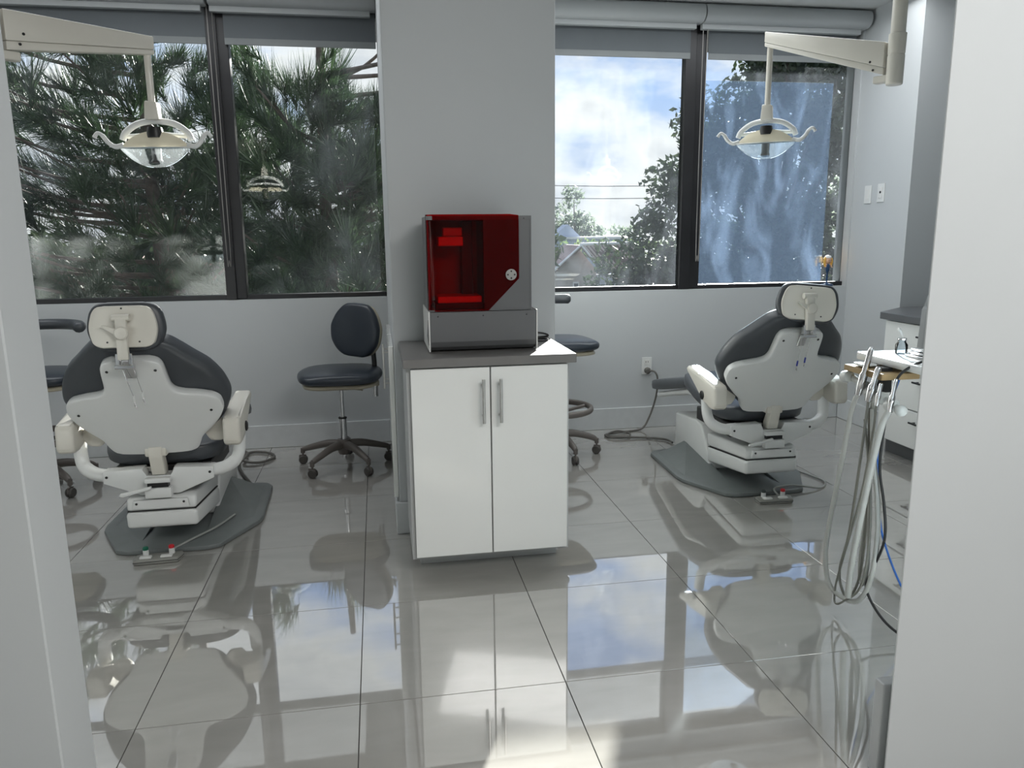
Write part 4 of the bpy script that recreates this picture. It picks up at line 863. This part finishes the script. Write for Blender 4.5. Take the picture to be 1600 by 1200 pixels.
tag(obj('blue_tube', tube(smooth_path([(1.80, 0.235, 0.838), (1.74, 0.235, 0.62), (1.72, 0.185, 0.42), (1.735, 0.15, 0.27), (1.80, 0.08, 0.09), (1.90, -0.02, 0.012), (1.98, -0.08, 0.006)], 8), 0.0036, 8), BLUE, smooth=60), 'thin blue tube hanging below the delivery table', 'hose')
# things on the tan block and table
tag(obj('steel_dish', lathe([(0.018, 0.0), (0.030, 0.004), (0.032, 0.010), (0.030, 0.0105), (0.02, 0.006), (0, 0.0055)], 24, T(1.70, 0.235, 0.8685)), CHROME, smooth=40), 'small steel dish on the tan block', 'dish')
tag(obj('white_pouch', pillow([(0.0, 0.02), (0.008, 0.03), (0.06, 0.026), (0.068, 0.015)], 0.012, T(1.668, 0.205, 0.876), 10, 8, p=3, q=3), TRAYW, smooth=60), 'crumpled white pouch at left end of tan block', 'pouch')
sd = thing('steel_tray', 'steel tray stack with white tubing on delivery table', 'tray', (1.835, 0.155, 0.9055))
for k, (z, g) in enumerate(((0.0, 0.0), (0.010, 0.006), (0.020, 0.012))):
    obj('tray_plate', box(-0.055 + g, 0.10 - g, -0.06 + g, 0.05 - g, z, z + 0.008, 0.003, 2), CHROME, sd, smooth=30)
obj('tubing', tube(smooth_path([(-0.045, -0.03, 0.035), (-0.01, 0.0, 0.042), (0.03, -0.02, 0.040), (0.09, -0.03, 0.040)], 6), 0.009, 10), TRAYW, sd, smooth=60)
jb = thing('glass_bottle', 'small clear bottle with bent white spout on delivery table', 'bottle', (1.800, 0.245, 0.9055))
obj('body', lathe([(0.018, 0), (0.019, 0.004), (0.019, 0.030), (0.012, 0.040), (0.012, 0.046)], 20), CLEARP, jb, smooth=40)
obj('collar', lathe([(0.014, 0.0465), (0.014, 0.052), (0.006, 0.054)], 20), CHROME, jb, smooth=40)
obj('spout', tube(smooth_path([(0, 0, 0.054), (-0.004, 0, 0.068), (-0.012, 0, 0.080), (-0.018, 0, 0.082)], 5), 0.005, 8), TRAYW, jb, smooth=60)
# fittings on the room side of the right jamb
tag(obj('wall_bracket', prism([(1.300, 1.045), (1.304, 1.135), (1.312, 1.14), (1.316, 1.165), (1.34, 1.165), (1.34, 1.045)], 'y', -0.490, -0.470, 0.002, 1), WALL, smooth=30), 'pale plastic bracket on edge of the right door jamb', 'bracket')

# ------------------------------------------------------------------ outside
tag(obj('ground', box(-60, 90, 4.5, 160, -4.2, -4.0), GROUND, kind='structure'), 'flat ground outside, below window level', 'ground')
import numpy as np
def needle_mesh(tufts, rng, per=64, L=0.30, wd=0.0045):
    """each tuft: curved needles fanning from a twig tip"""
    V, Fc = [], []
    for (p, d, s, up) in tufts:
        d = d / np.linalg.norm(d)
        for k in range(per):
            f = rng.random() 
            base = p - d * (f * 0.30 * s)
            r = rng.normal(size=3); r /= np.linalg.norm(r)
            r = r - d * np.dot(r, d) * 0.6
            dirn = d * (0.5 + 0.9 * rng.random()) + r * (0.75 + 0.25 * rng.random()) + np.array([0, 0, 0.25 * up]); dirn /= np.linalg.norm(dirn)
            l = L * s * (0.7 + 0.5 * rng.random())
            bend = np.array([0, 0, up]) * l * 0.30 + d * l * 0.15
            w1 = np.cross(dirn, rng.normal(size=3)); w1 /= np.linalg.norm(w1); w1 *= wd * s
            p1 = base; p2 = base + dirn * l * 0.5 + bend * 0.25; p3 = base + dirn * l + bend
            i = len(V)
            V += [p1 - w1, p1 + w1, p2 - w1 * 0.9, p2 + w1 * 0.9, p3]
            Fc += [(i, i + 1, i + 3, i + 2), (i + 2, i + 3, i + 4)]
    return [tuple(map(float, v)) for v in V], Fc
def conifer(lab, base, top, H, seed, tufts_n, xr, yr, zr, per, L, m, hole=None, cat='tree', limbs=10, skyline=None):
    rng = np.random.default_rng(seed)
    c = thing('pine_tree', lab, cat, base, group='pines outside the left window')
    tk = [(0, 0, 0), (0.1, 0.05, H * 0.3), (-0.05, 0, H * 0.65), (top[0], top[1], H)]
    tr = obj('trunk', tube(smooth_path(tk, 6), [0.16 - 0.12 * i / 18 for i in range(19)], 10), BARK, c, smooth=60)
    tuf = []; tips = []
    for k in range(tufts_n):
        for _ in range(20):
            p = np.array([rng.uniform(*xr), rng.uniform(*yr), rng.uniform(*zr)])
            if skyline is not None and p[2] > skyline(p[0]): continue
            if hole and hole(p): continue
            break
        else: continue
        out = np.array([p[0] * 0.6, p[1] * 0.4 - 0.5, 0.35 + 0.4 * rng.random()]) + rng.normal(size=3) * 0.45
        s = rng.uniform(0.75, 1.25)
        tuf.append((p, out, s, rng.choice([1.0, 0.8, 0.4, -0.5], p=[.4, .25, .2, .15])))
        tips.append(p - out / np.linalg.norm(out) * 0.22)
    V, Fc = needle_mesh(tuf, rng, per, L)
    fo = obj('foliage', (V, Fc), m, c, kind='stuff')
    bb = B()
    for k in range(0, len(tips), max(1, len(tips) // (limbs * 5))):
        p = tips[k]; zt = min(H * 0.95, max(0.5, p[2] - 0.5))
        q = Vector((0, 0, zt)); e = Vector(p); mid = (q + e) / 2 + Vector((0, 0, -0.15))
        pp = smooth_path([q, mid, e], 4)
        add_tube(bb, pp, [0.035 - 0.025 * i / 8 for i in range(9)], 5)
    obj('branches', bb, BARK, c, smooth=60)
    return c
# z is measured from the ground at -4, so the room floor is at z = 4 there
conifer('dense green pine with curved needles filling left half of left window', (-2.6, 8.6, -4.0), (0.1, 0), 9.5, 11, 430, (-2.6, 1.45), (-1.4, 0.6), (4.0, 8.6), 78, 0.30, NEEDLE,
        skyline=lambda x: 7.35 + 0.25 * math.sin(3 * x) if x > 0.1 else 9)
conifer('bushy green pine with upright tufts behind right half of left window', (-0.45, 8.2, -4.0), (0.0, 0), 8.2, 23, 540, (-1.3, 2.25), (-1.3, 0.6), (4.0, 8.0), 80, 0.30, NEEDLE,
        skyline=lambda x: 7.05 + 0.45 * math.exp(-((x + 0.9) / 0.35) ** 2) + 0.40 * math.exp(-((x - 0.25) / 0.22) ** 2) - (0.25 * max(0, x) if x < 1.15 else -0.75))  # unseen tufts past the window's right edge, added to break up the sun
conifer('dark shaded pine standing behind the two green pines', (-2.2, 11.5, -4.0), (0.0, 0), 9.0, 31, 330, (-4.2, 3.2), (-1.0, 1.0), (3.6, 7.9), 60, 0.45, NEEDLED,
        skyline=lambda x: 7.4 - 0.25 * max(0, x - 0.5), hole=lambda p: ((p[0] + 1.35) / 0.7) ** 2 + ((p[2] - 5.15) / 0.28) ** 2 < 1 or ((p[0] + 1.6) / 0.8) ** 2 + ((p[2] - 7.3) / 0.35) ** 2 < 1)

def leaf_mesh(clumps, rng, n, size):
    V, Fc = [], []
    for (c_, r) in clumps:
        k = int(n * r[0] * r[1])
        for _ in range(k):
            q = rng.normal(size=3); q /= np.linalg.norm(q); q *= (0.55 + 0.5 * rng.random())
            p = np.array(c_) + q * np.array([r[0], r[0], r[1]])
            a = rng.normal(size=3); a /= np.linalg.norm(a); b2 = np.cross(a, rng.normal(size=3)); b2 /= np.linalg.norm(b2)
            s = size * rng.uniform(0.6, 1.3); i = len(V)
            V += [p - a * s, p + b2 * s * 0.45, p + a * s, p - b2 * s * 0.45]; Fc.append((i, i + 1, i + 2, i + 3))
    return [tuple(map(float, v)) for v in V], Fc
def broad(lab, base, H, clumps, seed, n, size, m, cat='tree', name='broadleaf_tree', grp='broadleaf trees outside the right window'):
    rng = np.random.default_rng(seed)
    c = thing(name, lab, cat, base, group=grp)
    bm = tube(smooth_path([(0, 0, 0), (0.2, 0, H * 0.3), (0, 0, H * 0.6)], 5), [H * 0.03 - H * 0.0015 * i for i in range(11)], 10)
    for (p, r) in clumps[::2]:
        add_tube(bm, smooth_path([(0.1, 0, H * 0.3), ((p[0]) * 0.5, p[1] * 0.5, (p[2] + H * 0.3) / 2 - 0.2), p], 4), [H * 0.012 - H * 0.001 * i for i in range(9)], 6)
    obj('trunk', bm, BARK, c, smooth=60)
    V, Fc = leaf_mesh(clumps, rng, n, size)
    obj('crown', (V, Fc), m, c, kind='stuff')
    return c
rg = random.Random(5)
def clump_fill(x0, x1, z0, z1, n, rmin, rmax, shape):
    out = []
    while len(out) < n:
        x, z = rg.uniform(x0, x1), rg.uniform(z0, z1)
        if shape(x, z): out.append(((x, rg.uniform(-1.2, 1.2), z), (rg.uniform(rmin, rmax), rg.uniform(rmin, rmax) * 0.75)))
    return out
# big tree at 30 m : px 1000-1330
bigc = clump_fill(-7.2, 3.6, 2.9, 13.0, 150, 0.8, 1.4, lambda x, z: z < (10.9 if x < -0.3 else 12.4) and (abs(x + 0.2) < 3.4 + 0.3 * math.sin(z * 2.1)) or (z < 9.0 - (-x - 3.2) * 1.25 and z > 2.9))
broad('large dark broadleaf tree filling the right pane', (17.0, 30.0, -4.0), 12.5, bigc, 5, 210, 0.17, LEAFD)
c2 = clump_fill(-2.0, 2.2, 2.0, 11.0, 30, 0.7, 1.2, lambda x, z: abs(x) < 2.0 - 0.12 * abs(z - 6))
broad('paler tree at extreme right beyond the large dark tree', (24.0, 34.0, -4.0), 11, c2, 9, 80, 0.2, LEAFP)
c3 = clump_fill(-2.8, 2.2, 2.0, 9.4, 34, 0.8, 1.3, lambda x, z: z < 9.3 - 0.6 * abs(x + 0.8))
broad('distant pale tree beside the pillar, left of the cloud gap', (20.8, 78.0, -4.0), 9, c3, 15, 90, 0.26, LEAFP)
c4 = clump_fill(-2.2, 2.2, 2.5, 6.2, 14, 0.7, 1.1, lambda x, z: z < 6.0 - 0.5 * abs(x))
broad('small distant tree right of the cloud gap', (25.0, 76.0, -4.0), 6.5, c4, 17, 60, 0.28, LEAFP)
hc_ = [((-9 + i * 0.95, rg.uniform(-0.5, 0.5), 4.1 + rg.uniform(-0.25, 0.25)), (0.9, 0.75)) for i in range(22)]
broad('low pale green hedge line beyond the tiled house', (17.5, 58.0, -4.0), 4, hc_, 21, 80, 0.22, LEAFM, 'hedge', 'hedge', 'hedges')
hd2 = [((-9.5 + i * 0.55 + rg.uniform(-0.2, 0.2), rg.uniform(-0.6, 0.6), rg.uniform(1.2, 5.0)), (0.85, 0.75)) for i in range(26)] + [((-9.5 + i * 0.55, 0.3, rg.uniform(3.6, 5.2)), (0.8, 0.65)) for i in range(26)]
broad('tall dark hedge low behind the pines', (-1.0, 14.0, -4.0), 4, hd2, 41, 620, 0.15, LEAFD, 'hedge', 'tall_hedge', 'hedges')
bs_ = clump_fill(-2.3, 1.8, 0.4, 3.6, 16, 0.5, 0.8, lambda x, z: z < 3.5 - 0.35 * abs(x))
broad('leafy shrub in front of tiled house, lower right', (14.0, 33.5, -4.0), 3, bs_, 25, 120, 0.13, LEAFM, 'shrub', 'garden_shrub', 'shrubs')

hs_ = thing('tiled_house', 'small house with red-brown tiled roof and pale gable', 'house', (11.2, 40.0, -4.0))
g = [(-1.35, 0.0), (1.0, 0.0), (1.0, 3.25), (0.0, 4.42), (-1.35, 3.35)]
obj('gable_wall', prism(g, 'y', 0.0, 0.25), HOUSEW, hs_)
obj('side_wall', prism([(1.0, 0), (4.0, 0), (4.0, 3.0), (1.0, 3.0)], 'y', 0.0, 0.2), HOUSEB, hs_)
for (x0, x1) in ((-0.35, 0.0), (1.5, 2.0), (2.7, 3.2)):
    wn = obj('window_frame', box(x0, x1, -0.05, 0.0, 1.5, 2.6), WHITEC, hs_); obj('pane', box(x0 + 0.06, x1 - 0.06, -0.06, -0.051, 1.58, 2.52), WINDK, wn)
# roof: slope facing the viewer to the right of the ridge, built of rounded tile courses
a0, a1 = Vector((0.0, -0.35, 4.62)), Vector((2.75, 2.5, 4.62)); 
slope = Vector((1.25, -0.55, -1.28))
rf = obj('roof', prism([(-1.65, 3.2), (0.0, 4.62), (0.12, 4.62), (0.12, 4.50), (-1.6, 3.05)], 'y', -0.4, 3.5), ROOFT, hs_)
sl_ = B(); q = [Vector((0, -0.35, 4.60)), Vector((3.6, 1.2, 4.62)), Vector((4.5, 0.2, 3.1)), Vector((1.15, -0.55, 3.25))]
vv = [sl_.verts.new(p) for p in q] + [sl_.verts.new(p - Vector((0, 0, 0.12))) for p in q]
for f in ((0, 1, 2, 3), (7, 6, 5, 4), (0, 4, 5, 1), (1, 5, 6, 2), (2, 6, 7, 3), (3, 7, 4, 0)): sl_.faces.new([vv[i] for i in f])
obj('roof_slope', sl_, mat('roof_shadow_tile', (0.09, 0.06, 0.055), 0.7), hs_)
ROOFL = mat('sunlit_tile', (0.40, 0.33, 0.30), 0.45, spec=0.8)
for k in range(14):
    t_ = (k + 0.5) / 14; pa = q[0].lerp(q[1], t_) + Vector((0, 0, 0.03)); pb = q[3].lerp(q[2], t_) + Vector((0, 0, 0.03))
    obj('roof_tile_row', tube([pa, pb], 0.075, 8), ROOFL, rf, smooth=60)
obj('ridge_cap', tube([q[0] + Vector((0, 0, 0.06)), q[1] + Vector((0, 0, 0.06))], 0.10, 8), WHITEC, hs_, smooth=60)
vg = obj('verge_board', tube([Vector((-1.7, -0.45, 3.15)), Vector((0, -0.45, 4.62)), Vector((1.2, -0.6, 3.2))], 0.08, 6), WHITEC, hs_)
fb = thing('far_building', 'long pale blue flat-roofed building behind the tiled house', 'building', (20.0, 62.0, -4.0))
obj('wall', box(-6.5, 2.5, 0, 6, 0, 4.75), HOUSEB, fb); obj('parapet', box(-6.6, 2.6, -0.1, 6.1, 4.76, 4.95), WHITEC, fb)
obj('roof_peak', prism([(-5.2, 4.951), (-2.6, 4.951), (-3.7, 6.0)], 'y', 1.0, 3.0), HOUSEB, fb)
for k in range(4): obj('window_opening', box(-5.6 + k * 2.1, -4.5 + k * 2.1, -0.06, -0.01, 1.8, 3.2), WINDK, fb)
HOUSEN = mat('neighbour_stucco', (0.20, 0.18, 0.18), 0.9)
nb = thing('neighbour_house', 'pinkish neighbour building glimpsed low through the pines', 'building', (-4.5, 16.0, -4.0))
obj('wall', box(-1.2, 2.2, 0, 3, 0, 4.7), HOUSEN, nb); obj('roof_edge', box(-1.4, 2.4, -0.3, 3.2, 4.701, 4.85), ROOFT, nb)
for k in range(2): obj('window_opening', box(-0.8 + k * 1.6, 0.1 + k * 1.6, -0.06, -0.01, 3.0, 4.3), WINDK, nb)
for k, z in enumerate((8.6, 7.75)):
    tag(obj('power_line', tube(smooth_path([(2, 52, z - 4 + 0.3), (16, 52, z - 4 - 0.1), (34, 52, z - 4 + 0.2)], 6), 0.025, 5), BLACK, smooth=60), ('upper' if k == 0 else 'lower') + ' power line crossing the sky right of the pillar', 'power line', 'power lines')
for k, (x, lb) in enumerate(((2.0, 'wooden utility pole hidden behind the white pillar'), (34.0, 'wooden utility pole beyond the right wall'))):
    tag(obj('utility_pole', add_box(tube([(x, 52.12, -4.0), (x, 52.12, 5.3)], 0.10, 10), x - 0.5, x + 0.5, 52.0, 52.12, 4.5, 4.62), BARK, smooth=40), lb, 'utility pole')
